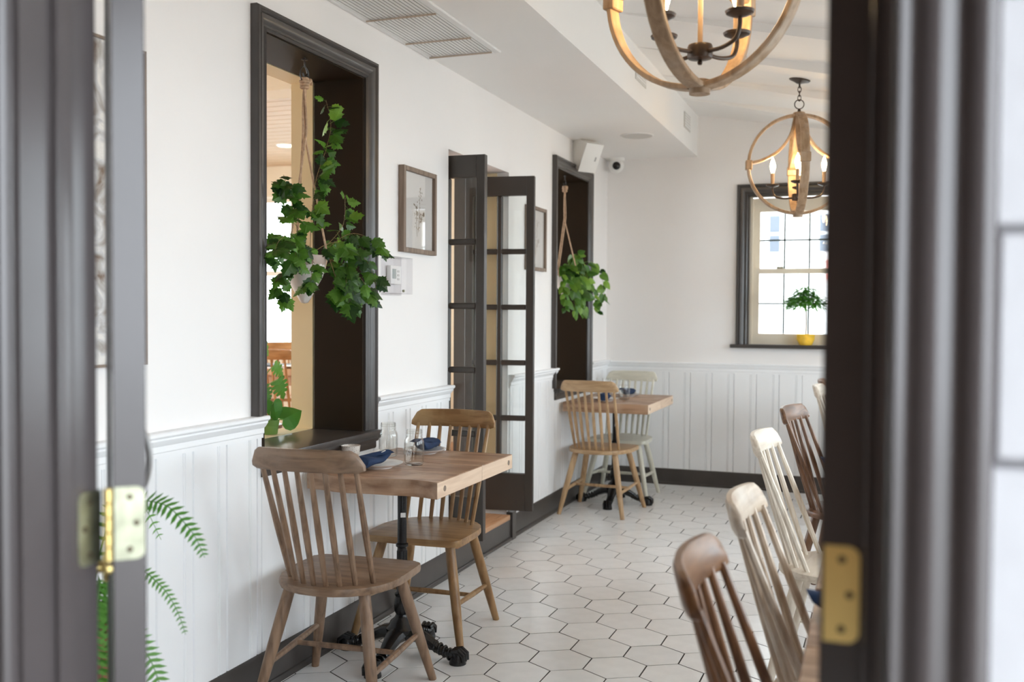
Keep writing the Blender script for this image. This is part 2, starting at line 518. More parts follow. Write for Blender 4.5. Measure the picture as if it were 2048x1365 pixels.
for i, (o_, z, x, y) in enumerate(cells):
    if i < 300:
        t = link('tile', tile_me, fl, (x, y, random.uniform(-0.0004, 0.0004)), (random.uniform(-.001, .001), random.uniform(-.001, .001), HY + random.uniform(-.006, .006)))
    else:
        b2 = B().prism(hexpoly(S-0.0034), 'Z', -0.02, 0.0)
        b2.move(Matrix.Translation((x, y, 0)) @ Matrix.Rotation(HY, 4, 'Z'))
        me = bpy.data.meshes.new('t'); b2.bm.to_mesh(me); b2.bm.free(); far.bm.from_mesh(me); bpy.data.meshes.remove(me)
tag(far.build('tile_field', 'tile_white', fl), kind='stuff')

# ------------------------------------------------------------------ left wall with openings
O1 = (3.045, 3.80)      # interior window 1 (y range)
O2 = (6.53, 7.335)      # interior window 2
OD = (4.71, 5.61)       # french door opening
SILL, OTOP, DTOP = 0.84, 2.405, 2.235
ZT = 3.3
wl = B()
for a, b_ in ((YD0-0.3, O1[0]), (O1[1], OD[0]), (OD[1], O2[0]), (O2[1], 9.2)):
    wl.box(XB, XW, a, b_, 0, ZT)
for o_ in (O1, O2):
    wl.box(XB, XW, o_[0], o_[1], 0, SILL); wl.box(XB, XW, o_[0], o_[1], OTOP, ZT)
wl.box(XB, XW, OD[0], OD[1], DTOP, ZT); wl.box(XB, XW, OD[0], OD[1], 0, 0.14)
wall_left = tag(wl.build('wall_left', 'wall_white'), 'long white plaster wall with dark framed openings', 'wall', kind='structure')

def board_profile(wd, t):
    # flat board with a bead and a groove near one edge
    return [(0.0, 0), (0.0, t*0.35), (0.004, t), (wd*0.70, t), (wd*0.715, t*0.45), (wd*0.73, t), (wd*0.755, t), (wd*0.77, t*0.45), (wd*0.785, t),
            (wd-0.006, t), (wd-0.002, t*0.35), (wd-0.002, 0)]
PIT = 0.178
board_cache = {}
def boards_left(y0, y1, z0, z1):
    k0 = math.floor((y0-2.470)/PIT); y = 2.470 + k0*PIT
    while y < y1 - 0.004:
        a, b_ = max(y, y0), min(y+PIT, y1)
        if b_-a > 0.012:
            if abs(b_-a-PIT) < 1e-5:
                key = (z0, z1)
                if key not in board_cache:
                    board_cache[key] = B().prism([(p[1], p[0]) for p in board_profile(PIT, 0.010)], 'Z', z0, z1).mesh('wainscot_board', 'wainscot_white')
                link('wainscot_board', board_cache[key], wall_left, (XW, a, 0))
            else:
                B().prism([(0, 0), (0.010, 0.003), (0.010, b_-a-0.003), (0, b_-a)], 'Z', z0, z1).build('wainscot_board', 'wainscot_white', wall_left, (XW, a, 0))
        y += PIT
ZB, ZR = 0.125, 0.935
boards_left(YD1, 3.03, ZB, ZR)
boards_left(3.03, 3.85, ZB, 0.80)
boards_left(3.885, OD[0], ZB, ZR)
boards_left(OD[1]+0.02, 6.53, ZB, ZR)
boards_left(6.53, 7.35, ZB, 0.80)
boards_left(7.41, YF, ZB, ZR)

RAILP = [(0, 0), (0.014, 0.0), (0.014, 0.014), (0.018, 0.018), (0.018, 0.036), (0.024, 0.042), (0.034, 0.056), (0.034, 0.062), (0.040, 0.066), (0.044, 0.070), (0.044, 0.078), (0.040, 0.082), (0, 0.082)]
def rail(name, y0, y1):
    o = B().prism([(XW+p[0], 0.925+p[1]) for p in RAILP], 'Y', y0, y1).build(name, 'wainscot_white')
    return o
for i, (a, b_, lb) in enumerate(((YD1, 3.035, 'white chair rail moulding left of the first interior window'), (3.885, OD[0], 'white chair rail moulding between first interior window and french doors'),
                              (OD[1]+0.01, 6.53, 'white chair rail moulding between french doors and second interior window'), (7.41, YF, 'short white chair rail moulding at the far end of the left wall'))):
    tag(rail('trim_%d' % (i+1), a, b_), lb, 'moulding', kind='structure')

BASEP = [(0, 0), (0.030, 0), (0.030, 0.010), (0.024, 0.020), (0.018, 0.022), (0.018, 0.125), (0.012, 0.138), (0, 0.138)]
bl = B()
bl.prism([(XW+p[0], p[1]) for p in BASEP], 'Y', YD1, OD[0]-0.01)
bl.prism([(XW+p[0], p[1]) for p in BASEP], 'Y', OD[1]+0.05, YF)
bl.box(XW, XW+0.042, OD[1]-0.01, OD[1]+0.055, 0, 0.17, 0.002)
tag(bl.build('baseboard_left', 'dark_trim'), 'dark brown baseboard along the left wall', 'baseboard', kind='structure')

CASP = [(0, 0), (0, 0.012), (0.008, 0.020), (0.014, 0.014), (0.022, 0.014), (0.028, 0.020), (0.040, 0.028), (0.052, 0.030), (0.056, 0.024), (0.064, 0.034), (0.074, 0.034), (0.078, 0.026), (0.078, 0)]
def casing(name, par, material, to3, y0, y1, ztop, zl, zr):
    """three-sided mitred casing; to3(y, z, h) -> point"""
    rings = []
    for (y, z, sy, sz) in ((y0, zl, -1, 0), (y0, ztop, -1, 1), (y1, ztop, 1, 1), (y1, zr, 1, 0)):
        rings.append([to3(y + sy*u, z + sz*u, h) for u, h in CASP])
    return B().loft(rings).build(name, material, par)

def interior_window(name, lab, o_, zl):
    y0, y1 = o_
    t = empty(name, lab, 'window', (0, 0, 0), kind='structure')
    casing('casing', t, 'dark_trim', lambda y, z, h: (XW+h, y, z), y0+0.012, y1+0.004, OTOP-0.008, zl, 0.866)
    li = 0.012
    lin = B()
    lin.box(-2.325, XW+0.004, y0, y0+li, SILL, OTOP); lin.box(-2.325, XW+0.004, y1-li, y1, SILL, OTOP)
    lin.build('dark_side_lining', 'dark_reveal', t)
    B().box(-2.325, XW+0.004, y0+li, y1-li, OTOP-li, OTOP).build('dark_head_lining', 'dark_reveal', t)
    cl = B()
    cl.box(XB-0.004, -2.335, y0, y0+li, SILL, OTOP); cl.box(XB-0.004, -2.335, y1-li, y1, SILL, OTOP); cl.box(XB-0.004, -2.335, y0, y1, OTOP-li, OTOP)
    cl.box(XB-0.03, -2.335, y0, y1, SILL, SILL+0.025)
    cl.build('cream_lining', 'cream_paint', t)
    B().box(-2.333, -2.328, y0+0.001, y1-0.001, SILL+0.002, OTOP-0.002).build('pane', 'clear_glass', t)
    # sill board with stepped apron below
    B().box(-2.326, XW+0.052, y0-0.03, y1+0.085, SILL, SILL+0.025, 0.004, 2).build('sill', 'dark_trim', t)
    ap = [(0, 0), (0.012, 0), (0.016, 0.006), (0.016, 0.030), (0.026, 0.034), (0.030, 0.044), (0.040, 0.048), (0.040, 0.060), (0, 0.060)]
    B().prism([(XW+0.008+p[0], SILL-0.058+p[1]) for p in ap], 'Y', y0-0.02, y1+0.08).build('apron', 'dark_trim', t)
    return t
interior_window('window_1', 'large dark framed interior window behind the big hanging plant', O1, 1.006)
interior_window('window_2', 'dark framed interior window above the far small table by the corner', O2, 0.866)

# ------------------------------------------------------------------ back wall
wb = B()
WX0, WX1, WZ0, WZ1 = -0.945, -0.215, 1.15, 2.325
for (a, b_, z0, z1) in ((XB-0.0, WX0, 0, ZT), (WX1, XR+0.15, 0, ZT), (WX0, WX1, 0, WZ0), (WX0, WX1, WZ1, ZT)):
    wb.box(a, b_, YF, YF+0.16, z0, z1)
wall_back = tag(wb.build('wall_back', 'wall_white'), 'white end wall with a beadboard wainscot', 'wall', kind='structure')
x = -1.559 - 0.1735*4
bme = B().prism([(p[0]*0.1735/PIT, -p[1]) for p in board_profile(PIT, 0.010)], 'Z', 0.12, 0.93).mesh('wainscot_board', 'wainscot_white')
while x < XR - 0.05:
    if x > XW - 0.05: link('wainscot_board', bme, wall_back, (x, YF, 0))
    x += 0.1735
tag(B().prism([(YF-p[0]*0.75, 0.915+p[1]) for p in RAILP], 'X', XW, XR).build('trim_5', 'wainscot_white'), 'white chair rail moulding across the end wall', 'moulding', kind='structure')
tag(B().prism([(YF-p[0], p[1]*0.93) for p in BASEP], 'X', XW+0.03, XR).build('baseboard_back', 'dark_trim'), 'dark brown baseboard across the end wall', 'baseboard', kind='structure')

def sash_window(name, lab, to3, x0, x1, z0, z1, rows_cols=(3, 2), sash='sash_cream', depth=0.085, sill_over=0.04):
    """double-hung window in an opening x0..x1, z0..z1; to3(u, d, z): u along wall, d into the wall (+) or room (-)"""
    t = empty(name, lab, 'window', kind='structure')
    def bx(nm, m_, u0, u1, d0, d1, za, zb, par=t, bev=0.0):
        pts = [to3(u, d, z) for u in (u0, u1) for d in (d0, d1) for z in (za, zb)]
        xs = [p[0] for p in pts]; ys = [p[1] for p in pts]; zs = [p[2] for p in pts]
        return B().box(min(xs), max(xs), min(ys), max(ys), min(zs), max(zs), bev).build(nm, m_, par)
    CW = 0.085
    rings = []
    for (u, z, su, sz) in ((x0, z0, -1, 0), (x0, z1, -1, 1), (x1, z1, 1, 1), (x1, z0, 1, 0)):
        rings.append([to3(u + su*a*CW/0.078, -h, z + sz*a*CW/0.078) for a, h in CASP])
    B().loft(rings).build('casing', 'dark_trim', t)
    for a, b_ in ((x0, x0+0.012), (x1-0.012, x1)): bx('jamb', 'dark_trim', a, b_, 0, depth, z0, z1)
    bx('head', 'dark_trim', x0, x1, 0, depth, z1-0.012, z1)
    bx('sill', 'dark_trim', x0-CW-sill_over, x1+CW+sill_over, -0.055, depth, z0-0.028, z0, bev=0.004)
    d0 = depth
    zm = z0 + (z1-z0)*0.492
    SW = 0.085
    for k, (za, zb, dd, rb, rt) in enumerate(((zm-0.018, z1-0.012, d0+0.035, 0.040, 0.11), (z0+0.001, zm+0.022, d0, 0.085, 0.040))):
        nm = ('upper_sash', 'lower_sash')[k]
        s_ = bx(nm, sash, x0+0.012, x0+0.012+SW*0.82, dd, dd+0.034, za, zb)
        bx('stile', sash, x1-0.012-SW*0.82, x1-0.012, dd, dd+0.034, za, zb, s_)
        bx('rail', sash, x0+0.012+SW*0.82, x1-0.012-SW*0.82, dd, dd+0.034, zb-rt, zb, s_); bx('rail', sash, x0+0.012+SW*0.82, x1-0.012-SW*0.82, dd, dd+0.034, za, za+rb, s_)
        gx0, gx1, gz0, gz1 = x0+0.012+SW*0.82, x1-0.012-SW*0.82, za+rb, zb-rt
        nc, nr = rows_cols
        for i in range(nc):
            for j in range(nr):
                a = gx0 + (gx1-gx0)*i/nc; b_ = gx0 + (gx1-gx0)*(i+1)/nc
                c_ = gz0 + (gz1-gz0)*j/nr; e_ = gz0 + (gz1-gz0)*(j+1)/nr
                bx('pane', 'clear_glass', a+0.003, b_-0.003, dd+0.014, dd+0.018, c_+0.003, e_-0.003, s_)
        for i in range(1, nc):
            a = gx0 + (gx1-gx0)*i/nc; bx('muntin', 'muntin_green', a-0.0065, a+0.0065, dd+0.006, dd+0.026, gz0, gz1, s_)
        for j in range(1, nr):
            c_ = gz0 + (gz1-gz0)*j/nr; bx('muntin', 'muntin_green', gx0, gx1, dd+0.006, dd+0.026, c_-0.0065, c_+0.0065, s_)
    bx('stop', sash, x0+0.012, x0+0.03, d0-0.014, d0-0.001, z0, z1-0.012); bx('stop', sash, x1-0.03, x1-0.012, d0-0.014, d0-0.001, z0, z1-0.012)
    bx('sash_lock', 'brass_pale', (x0+x1)/2-0.15, (x0+x1)/2-0.10, d0-0.004, d0+0.02, zm+0.022, zm+0.038)
    return t
sash_window('window_3', 'cream double-hung sash window in a dark frame on the end wall', lambda u, d, z: (u, YF+d, z), WX0, WX1, WZ0, WZ1)

# wall opposite, with windows out of the frame, added and enlarged to let in daylight
RW = [(1.5, 2.8), (3.2, 4.5), (4.9, 6.2), (6.5, 7.6)]
wr = B()
ys = [YD0-0.1] + [v for p in RW for v in p] + [YF+0.16]
for i in range(0, len(ys), 2): wr.box(XR, XR+0.16, ys[i], ys[i+1], 0, 2.6)
for a, b_ in RW:
    wr.box(XR, XR+0.16, a, b_, 0, 0.75); wr.box(XR, XR+0.16, a, b_, 2.28, 2.6)
tag(wr.build('wall_right', 'wall_white'), 'white wall opposite the french doors with added unseen windows for daylight', 'wall', kind='structure')
for i, (a, b_) in enumerate(RW):
    sash_window('window_%d' % (i+4), 'unseen dark framed sash window added for daylight behind the row tables, %s' % ('nearest the entry', 'second from the entry', 'third from the entry', 'farthest from the entry')[i], lambda u, d, z: (XR+d, u, z), a, b_, 0.75, 2.28, sash='sash_cream')

# ------------------------------------------------------------------ ceiling: soffit, sloped ceiling, beams
sf = B().prism([(XW-0.1, ZS), (XS, ZS), (XS, CZ+0.05), (XS-0.03, CZ+0.05), (XS-0.03, ZS+0.03), (XW-0.1, ZS+0.03)], 'Y', YD0, YF+0.05)
tag(sf.build('soffit', 'ceiling_white'), 'dropped white soffit box along the left wall', 'soffit', kind='structure')
x1_ = XR + 0.2
ceil = B().prism([(XS-0.9, ceil_z(XS)), (XS, ceil_z(XS)), (x1_, ceil_z(x1_)), (x1_, ceil_z(x1_)+0.1), (XS-0.9, ceil_z(XS)+0.1)], 'Y', YD0-0.1, YF+0.2).build('ceiling', 'ceiling_white')
tag(ceil, 'sloping white ceiling crossed by low white beams', 'ceiling', kind='structure')
bmm = B().prism([(XS-0.01, ceil_z(XS)-0.055), (x1_, ceil_z(x1_)-0.055), (x1_, ceil_z(x1_)+0.01), (XS-0.01, ceil_z(XS)+0.01)], 'Y', -0.075, 0.075, ).mesh('beam', 'ceiling_white')
for y in (1.5, 2.23, 2.96, 3.69, 4.42, 5.15, 5.88, 6.61, 7.34):
    link('beam', bmm, ceil, (0, y, 0))

# ------------------------------------------------------------------ french doors
fd = empty('door_1', 'raised wooden threshold and dark frame of the french doors', 'door frame', kind='structure')
B().box(XB, XW+0.060, OD[0]+0.005, OD[1]-0.10, 0.145, 0.175, 0.004, 2).build('threshold', 'threshold_wood', fd)
B().box(XW-0.02, XW+0.030, OD[0]+0.01, OD[1]-0.012, 0.02, 0.145).build('riser', 'dark_trim', fd)
B().box(XW-0.02, XW+0.042, OD[0]+0.01, OD[1]-0.012, 0.0, 0.02, 0.004).build('shoe', 'dark_trim', fd)
for ya_, yb_ in ((OD[0], OD[0]+0.02), (OD[1]-0.02, OD[1])):
    B().box(XB, -2.30, ya_, yb_, 0.175, DTOP-0.02).build('jamb', 'door_dark', fd)
B().box(-2.299, -2.165, OD[1]-0.006, OD[1], 0.175, DTOP-0.001).build('cream_reveal', 'cream_paint', fd)
B().box(XB, -2.30, OD[0], OD[1], DTOP-0.02, DTOP).build('head', 'door_dark', fd)
LW, LH = 0.425, 2.015
def french_leaf(name, lab, hinge, ang):
    """local: hinge at origin, leaf along +x, thickness in y (0..0.04)"""
    t = empty(name, lab, 'door', hinge, ang, kind='structure')
    st, tr, br, T = 0.048, 0.115, 0.225, 0.04
    for a in (0, LW-st): B().box(a, a+st, 0, T, 0, LH, 0.002).build('stile', 'door_dark', t)
    B().box(st, LW-st, 0, T, LH-tr, LH, 0.001).build('top_rail', 'door_dark', t)
    B().box(st, LW-st, 0, T, 0, br, 0.001).build('bottom_rail', 'door_dark', t)
    gx0, gx1, gz0, gz1 = st, LW-st, br, LH-tr
    mw = 0.032
    xm = (gx0+gx1)/2
    B().box(xm-mw/2, xm+mw/2, 0.004, T-0.004, gz0, gz1, 0.006).build('muntin', 'door_dark', t)
    ph = (gz1-gz0)/5
    for j in range(1, 5):
        B().box(gx0, gx1, 0.005, T-0.005, gz0+ph*j-mw/2, gz0+ph*j+mw/2, 0.006).build('muntin', 'door_dark', t)
    for i in range(2):
        for j in range(5):
            a = gx0 if i == 0 else xm+mw/2; b_ = xm-mw/2 if i == 0 else gx1
            B().box(a, b_, 0.018, 0.022, gz0+ph*j+(mw/2 if j else 0), gz0+ph*(j+1)-(mw/2 if j < 4 else 0)).build('pane', 'clear_glass', t)
    return t
a_ = math.atan2(0.0, 1)
french_leaf('door_2', 'dark glazed french door leaf standing nearer the first table', (-2.325, 4.735, 0.19), 0.02)
french_leaf('door_3', 'dark glazed french door leaf opened toward the second picture', (-2.335, 5.515, 0.19), math.atan2(0.06, 0.41))

# ------------------------------------------------------------------ entry doorway (foreground)
XL, XE = -1.01, 0.004
wf = B()
wf.box(XB, XL-0.03, YD0, YD1, 0, ZT); wf.box(XE+0.03, XR+0.16, YD0+0.004, YD1, 0, ZT); wf.box(XL-0.03, XE+0.03, YD0, YD1, 2.24, ZT)
wall_front = tag(wf.build('wall_front', 'mortar_paint'), 'white painted block wall around the entry doorway', 'wall', kind='structure')
bh, bw = 0.203, 0.405
blk = B().box(0.004, bw-0.004, -0.016, 0.0, 0.004, bh-0.004, 0.003).mesh('block', 'block_paint')
z = 1.2525 - 6*bh
row = 0
while z < 2.9:
    xx = 0.096 - (0.2 if row % 2 else 0.0)
    while xx < XR:
        if xx < 0.095:
            B().box(0.096, xx+bw-0.004, -0.016, 0, 0.004, bh-0.004, 0.003).build('block', 'block_paint', wall_front, (0, YD0+0.004, z))
        else:
            link('block', blk, wall_front, (xx, YD0+0.004, z))
        xx += bw
    xx = XL-0.098-bw + (0.2 if row % 2 else 0)
    while xx > -2.9:
        if xx+bw > XL-0.09:
            B().box(xx+0.004, XL-0.1, -0.016, 0, 0.004, bh-0.004, 0.003).build('block', 'block_paint', wall_front, (0, YD0, z))
        else:
            link('block', blk, wall_front, (xx, YD0, z))
        xx -= bw
    z += bh; row += 1

ef = empty('trim_6', 'dark glossy entry door frame with moulded casing in the foreground', 'door frame', kind='structure')
# left jamb: face at XL with stepped stops
jl = B()
jl.box(XL-0.03, XL, YD0-0.004, YD1, 0, 2.24)
jl.build('jamb', 'entry_trim', ef)
B().box(XL, XL+0.010, 1.002, 1.030, 0, 2.23, 0.004, 2).build('stop', 'entry_trim', ef)
ECAS = [(0, 0), (0, 0.016), (0.006, 0.022), (0.012, 0.016), (0.020, 0.016), (0.026, 0.024), (0.040, 0.026), (0.050, 0.018), (0.058, 0.018), (0.064, 0.028), (0.078, 0.030), (0.086, 0.022), (0.088, 0.0)]
def ecasing(nm, xin, sg):
    pts = [(xin + sg*u, YD0-h) for u, h in ECAS]
    if sg < 0: pts = pts[::-1]
    return B().prism(pts, 'Z', 0, 2.33).build(nm, 'entry_trim', ef, smooth=60)
ecasing('casing', XL-0.008, -1); ecasing('casing', XE+0.008, 1)
B().box(XL-0.09, XE+0.09, YD0-0.02, YD0, 2.245, 2.33).build('casing', 'entry_trim', ef)
B().box(XE, XE+0.03, YD0-0.004, YD1, 0, 2.24).build('jamb', 'entry_trim', ef)
B().box(XE-0.010, XE, 1.000, 1.028, 0, 2.23, 0.004, 2).build('stop', 'entry_trim', ef)
B().box(XL, XE, YD0-0.004, YD1, 2.21, 2.24).build('head', 'entry_trim', ef)
def bez0(P):
    P = [Vector(p) for p in P]; out = []
    for i in range(len(P)-1):
        p0, p1, p2, p3 = P[max(i-1, 0)], P[i], P[i+1], P[min(i+2, len(P)-1)]
        for k in range(4):
            t = k/4
            out.append(0.5*((2*p1) + (p2-p0)*t + (2*p0-5*p1+4*p2-p3)*t*t + (3*p1-p0-3*p2+p3)*t**3))
    return out + [P[-1]]
def hinge_plate(par, mt, x0, x1, z0, z1, depth, flip, nm='hinge_plate'):
    """plate in local x-z plane at y=-depth..0, rounded on the outer edge"""
    r = 0.012
    pts = []
    W = x1-x0
    def arc(cx, cz, a0, a1): return [(cx + r*math.cos(a0+(a1-a0)*k/5), cz + r*math.sin(a0+(a1-a0)*k/5)) for k in range(6)]
    if flip: pts = [(x1, z0), (x1, z1)] + arc(x0+r, z1-r, math.pi/2, math.pi) + arc(x0+r, z0+r, math.pi, 1.5*math.pi)
    else: pts = arc(x1-r, z0+r, -math.pi/2, 0) + arc(x1-r, z1-r, 0, math.pi/2) + [(x0, z1), (x0, z0)]
    o = B().prism(pts, 'Y', -depth, 0.0005).build(nm, mt, par)
    for i, (fx, fz) in enumerate(((0.5, 0.14), (0.28 if flip else 0.72, 0.5), (0.5, 0.86))):
        B().lathe([(0.0042, 0), (0.0042, 0.0006), (0.0028, 0.0012), (0, 0.0012)], 12, (0, 0, 0), 'Y').move(Matrix.Rotation(math.pi, 4, 'Z')).build('screw', 'screw_dark', o, (x0+W*fx, -depth, z0+(z1-z0)*fz))
    return o
# hinge half let into the left jamb (plate normal +x)
hj = empty('hinge_pivot', None, None)
hj.parent = ef; hj.location = (XL, YD1, 1.03); hj.rotation_euler = (0, 0, math.pi/2)
hp = hinge_plate(ef, 'brass_pale', -0.036, 0.006, 0.0, 0.102, 0.0012, True)
hp.matrix_basis = Matrix.Translation((XL, YD1, 1.03)) @ Matrix.Rotation(math.pi/2, 4, 'Z')
bpy.data.objects.remove(hj)

def entry_leaf(name, lab, hinge, ang, side, length=0.46):
    """hinge corner at origin, leaf along +x; thickness in +y (side=1) or -y"""
    t = empty(name, lab, 'door', hinge, ang, kind='structure')
    T = 0.044
    y0, y1 = (0, T) if side > 0 else (-T, 0)
    z0, z1 = 0.012, 2.2
    B().box(0, 0.10, y0, y1, z0, z1, 0.0015).build('stile', 'entry_trim', t); B().box(length-0.10, length, y0, y1, z0, z1, 0.0015).build('stile', 'entry_trim', t)
    B().box(0.10, length-0.10, y0, y1, z1-0.12, z1).build('top_rail', 'entry_trim', t); B().box(0.10, length-0.10, y0, y1, z0, z0+0.22).build('bottom_rail', 'entry_trim', t)
    B().box(0.10, length-0.10, y0+0.018, y1-0.018, z0+0.22, z1-0.12).build('pane', 'clear_glass', t)
    return t, y0, y1
# left leaf swung back into the room, its hinge edge facing out
LA = math.radians(90+43.6)
l1, ya, yb = entry_leaf('door_4', 'dark entry door leaf swung inward beside the fern', (-0.987, 1.084, 0), LA, -1)
def edge_plate(par, mt, w0, w1, z0, z1):
    # plate on the hinge edge (local x = 0 face, normal -x)
    o = hinge_plate(par, mt, w0, w1, 0, z1-z0, 0.0012, False)
    o.matrix_basis = Matrix.Translation((0, 0, z0)) @ Matrix.Rotation(-math.pi/2, 4, 'Z')
    return o
edge_plate(l1, 'brass_pale', 0.002, 0.042, 1.034, 1.136)
kn = B()
for k in range(5): kn.lathe([(0.0056, 0.0007), (0.0062, 0.0014), (0.0062, 0.0191), (0.0056, 0.0198)], 14, (-0.004, 0.006, 1.034+0.0204*k))
kn.build('hinge_knuckle', 'brass', l1)
B().lathe([(0, -0.004), (0.004, -0.002), (0.0062, 0.003), (0.005, 0.007), (0.0065, 0.010)], 14, (-0.004, 0.006, 1.020)).build('hinge_pin', 'brass', l1)
# lever on one face, brass knob on the other, near the free edge
kb = B().lathe([(0.026, 0), (0.026, 0.006), (0.010, 0.010), (0.010, 0.030), (0.026, 0.040), (0.028, 0.052), (0.018, 0.062), (0, 0.064)], 18, (0, 0, 0), 'Y').build('knob', 'brass', l1, (0.40, yb, 0.93))
B().tube(bez0([(0, 0, -0.055), (0, -0.018, -0.045), (0, -0.026, 0.0), (0, -0.018, 0.045), (0, 0, 0.055)]), 0.005, 8).build('pull_handle', 'steel', l1, (0.385, ya, 1.12))
# right leaf opened square into the room
l2, ya, yb = entry_leaf('door_5', 'dark entry door leaf opened square beside the bare brass hinge', (-0.006, 1.082, 0), math.pi/2, 1)
o = hinge_plate(l2, 'brass', 0.004, 0.040, 0, 0.102, 0.0012, False)
o.matrix_basis = Matrix.Translation((0, 0.044, 1.037)) @ Matrix.Rotation(-math.pi/2, 4, 'Z')
kn = B()
for k in range(5): kn.lathe([(0.0046, 0.0007), (0.005, 0.0014), (0.005, 0.0191), (0.0046, 0.0198)], 14, (0.002, -0.003, 1.037+0.0204*k))
kn.build('hinge_knuckle', 'bronze_dark', l2)

# ------------------------------------------------------------------ outside
pr_ = B().box(-3.6, 1.5, -2.0, YD0-0.03, 2.75, 2.9)  # roof and walls behind the camera, added to shade the doorway from the sky
pr_.box(-3.6, 1.5, -2.2, -2.0, -0.02, 2.9)
pr_.box(-3.6, -3.4, -2.0, YD0-0.03, -0.02, 2.75)
tag(pr_.build('light_blocker', 'blocker_brown'), 'added unseen roof and walls that cut sky light at the entry doorway', 'light_blocker', kind='structure')
tag(B().box(-14, 14, -10, YD0-0.03, -0.10, -0.02).build('ground', 'paving'), 'grey paving outside the entry doorway', 'ground', kind='structure')
tag(B().box(-14, 16, YF+0.3, 26, -0.40, -0.25).box(XR+0.3, 16, -10, YF+0.3, -0.40, -0.25).build('street', 'paving'), 'pale street beyond the sash window', 'street', kind='structure')
hs = empty('house', 'white building with grey windows seen through the sash window', 'building', (0, 15.0, 0))
B().box(-7, 7, 0, 4, -0.3, 9).build('facade', 'facade', hs)
for xx in (-2.10, -1.395, -0.69, 0.30):
    for zz in (2.58, 5.6):
        w_ = B().box(xx-0.20, xx+0.20, -0.03, 0.05, zz-0.40, zz+0.40).build('window_frame', 'facade', hs)
        B().box(xx-0.075, xx+0.075, -0.04, 0.04, zz+0.02, zz+0.27).build('pane', 'facade_glass', w_); B().box(xx-0.075, xx+0.075, -0.04, 0.04, zz-0.27, zz-0.02).build('pane', 'facade_glass', w_)
B().box(-0.64, 1.6, -0.25, 0.0, 1.90, 2.18).build('awning', 'facade_red', hs)

# ------------------------------------------------------------------ room beyond the left wall
rb = B()
rb.box(-7.2, XB, 0.4, 9.1, 0.05, ZF2)
tag(rb.build('floor_beyond', 'threshold_wood'), 'wooden floor of the room behind the interior windows', 'floor', kind='structure')
cb = B().box(-7.2, XB, 0.4, 9.1, 2.86, 2.95).build('ceiling_beyond', 'plank_ceiling')
tag(cb, 'tan plank ceiling of the room behind the interior windows', 'ceiling', kind='structure')
pm = B().box(-4.7, 0, 0.006, 0.134, -0.014, 0, 0.003).mesh('plank', 'plank_ceiling')
for k in range(24): link('plank', pm, cb, (XB-0.02, 5.2+0.14*k, 2.862))
B().box(-4.7, 0, -0.1, 0.1, -0.22, 0).build('beam', 'cream_wall', cb, (XB-0.02, 4.9, 2.86))
wbb = B()
BX0, BX1, BZ0, BZ1 = -5.95, -4.35, 1.0, 2.55
for (a, b_, z0, z1) in ((-7.2, BX0, 0, 2.95), (BX1, XB, 0, 2.95), (BX0, BX1, 0, BZ0), (BX0, BX1, BZ1, 2.95)):
    wbb.box(a, b_, 8.5, 8.66, z0, z1)
tag(wbb.build('wall_beyond', 'cream_wall'), 'cream wall at the end of the room behind the interior windows', 'wall', kind='structure')
wsb = B()  # side wall with a wide unseen opening, added to brighten this room
for (a, b_, z0, z1) in ((0.4, 1.4, 0, 2.95), (7.0, 9.1, 0, 2.95), (1.4, 7.0, 0, 0.8), (1.4, 7.0, 2.6, 2.95)):
    wsb.box(-7.05, -6.9, a, b_, z0, z1)
wsb.box(-7.05, XB, 0.4, 0.55, 0, 2.95)
tag(wsb.build('wall_beyond_side', 'cream_wall'), 'cream side wall of the room behind the interior windows', 'wall', kind='structure')
wn = empty('window_8', 'bright cream window in the room behind the interior windows', 'window', kind='structure')
for a in (BX0, -5.45, -4.9, BX1-0.06): B().box(a, a+0.06, 8.52, 8.60, BZ0, BZ1).build('mullion', 'sash_cream', wn)
for zz in (BZ0, 1.75, BZ1-0.06): B().box(BX0, BX1, 8.53, 8.59, zz, zz+0.05).build('rail', 'sash_cream', wn)
for a, b_ in ((BX0+0.06, -5.45), (-5.39, -4.9), (-4.84, BX1-0.06)): B().box(a, b_, 8.555, 8.56, BZ0+0.05, BZ1-0.05).build('pane', 'clear_glass', wn)
dl = empty('downlight', 'glowing recessed downlight in the tan plank ceiling', 'light', (-4.86, 7.45, 2.848))
B().lathe([(0.085, 0), (0.085, -0.006), (0.072, -0.008), (0.072, 0)], 20).build('trim_ring', 'plastic_white', dl)
B().lathe([(0, -0.003), (0.07, -0.003), (0.07, 0)], 20).build('lens', 'lamp_glow', dl)

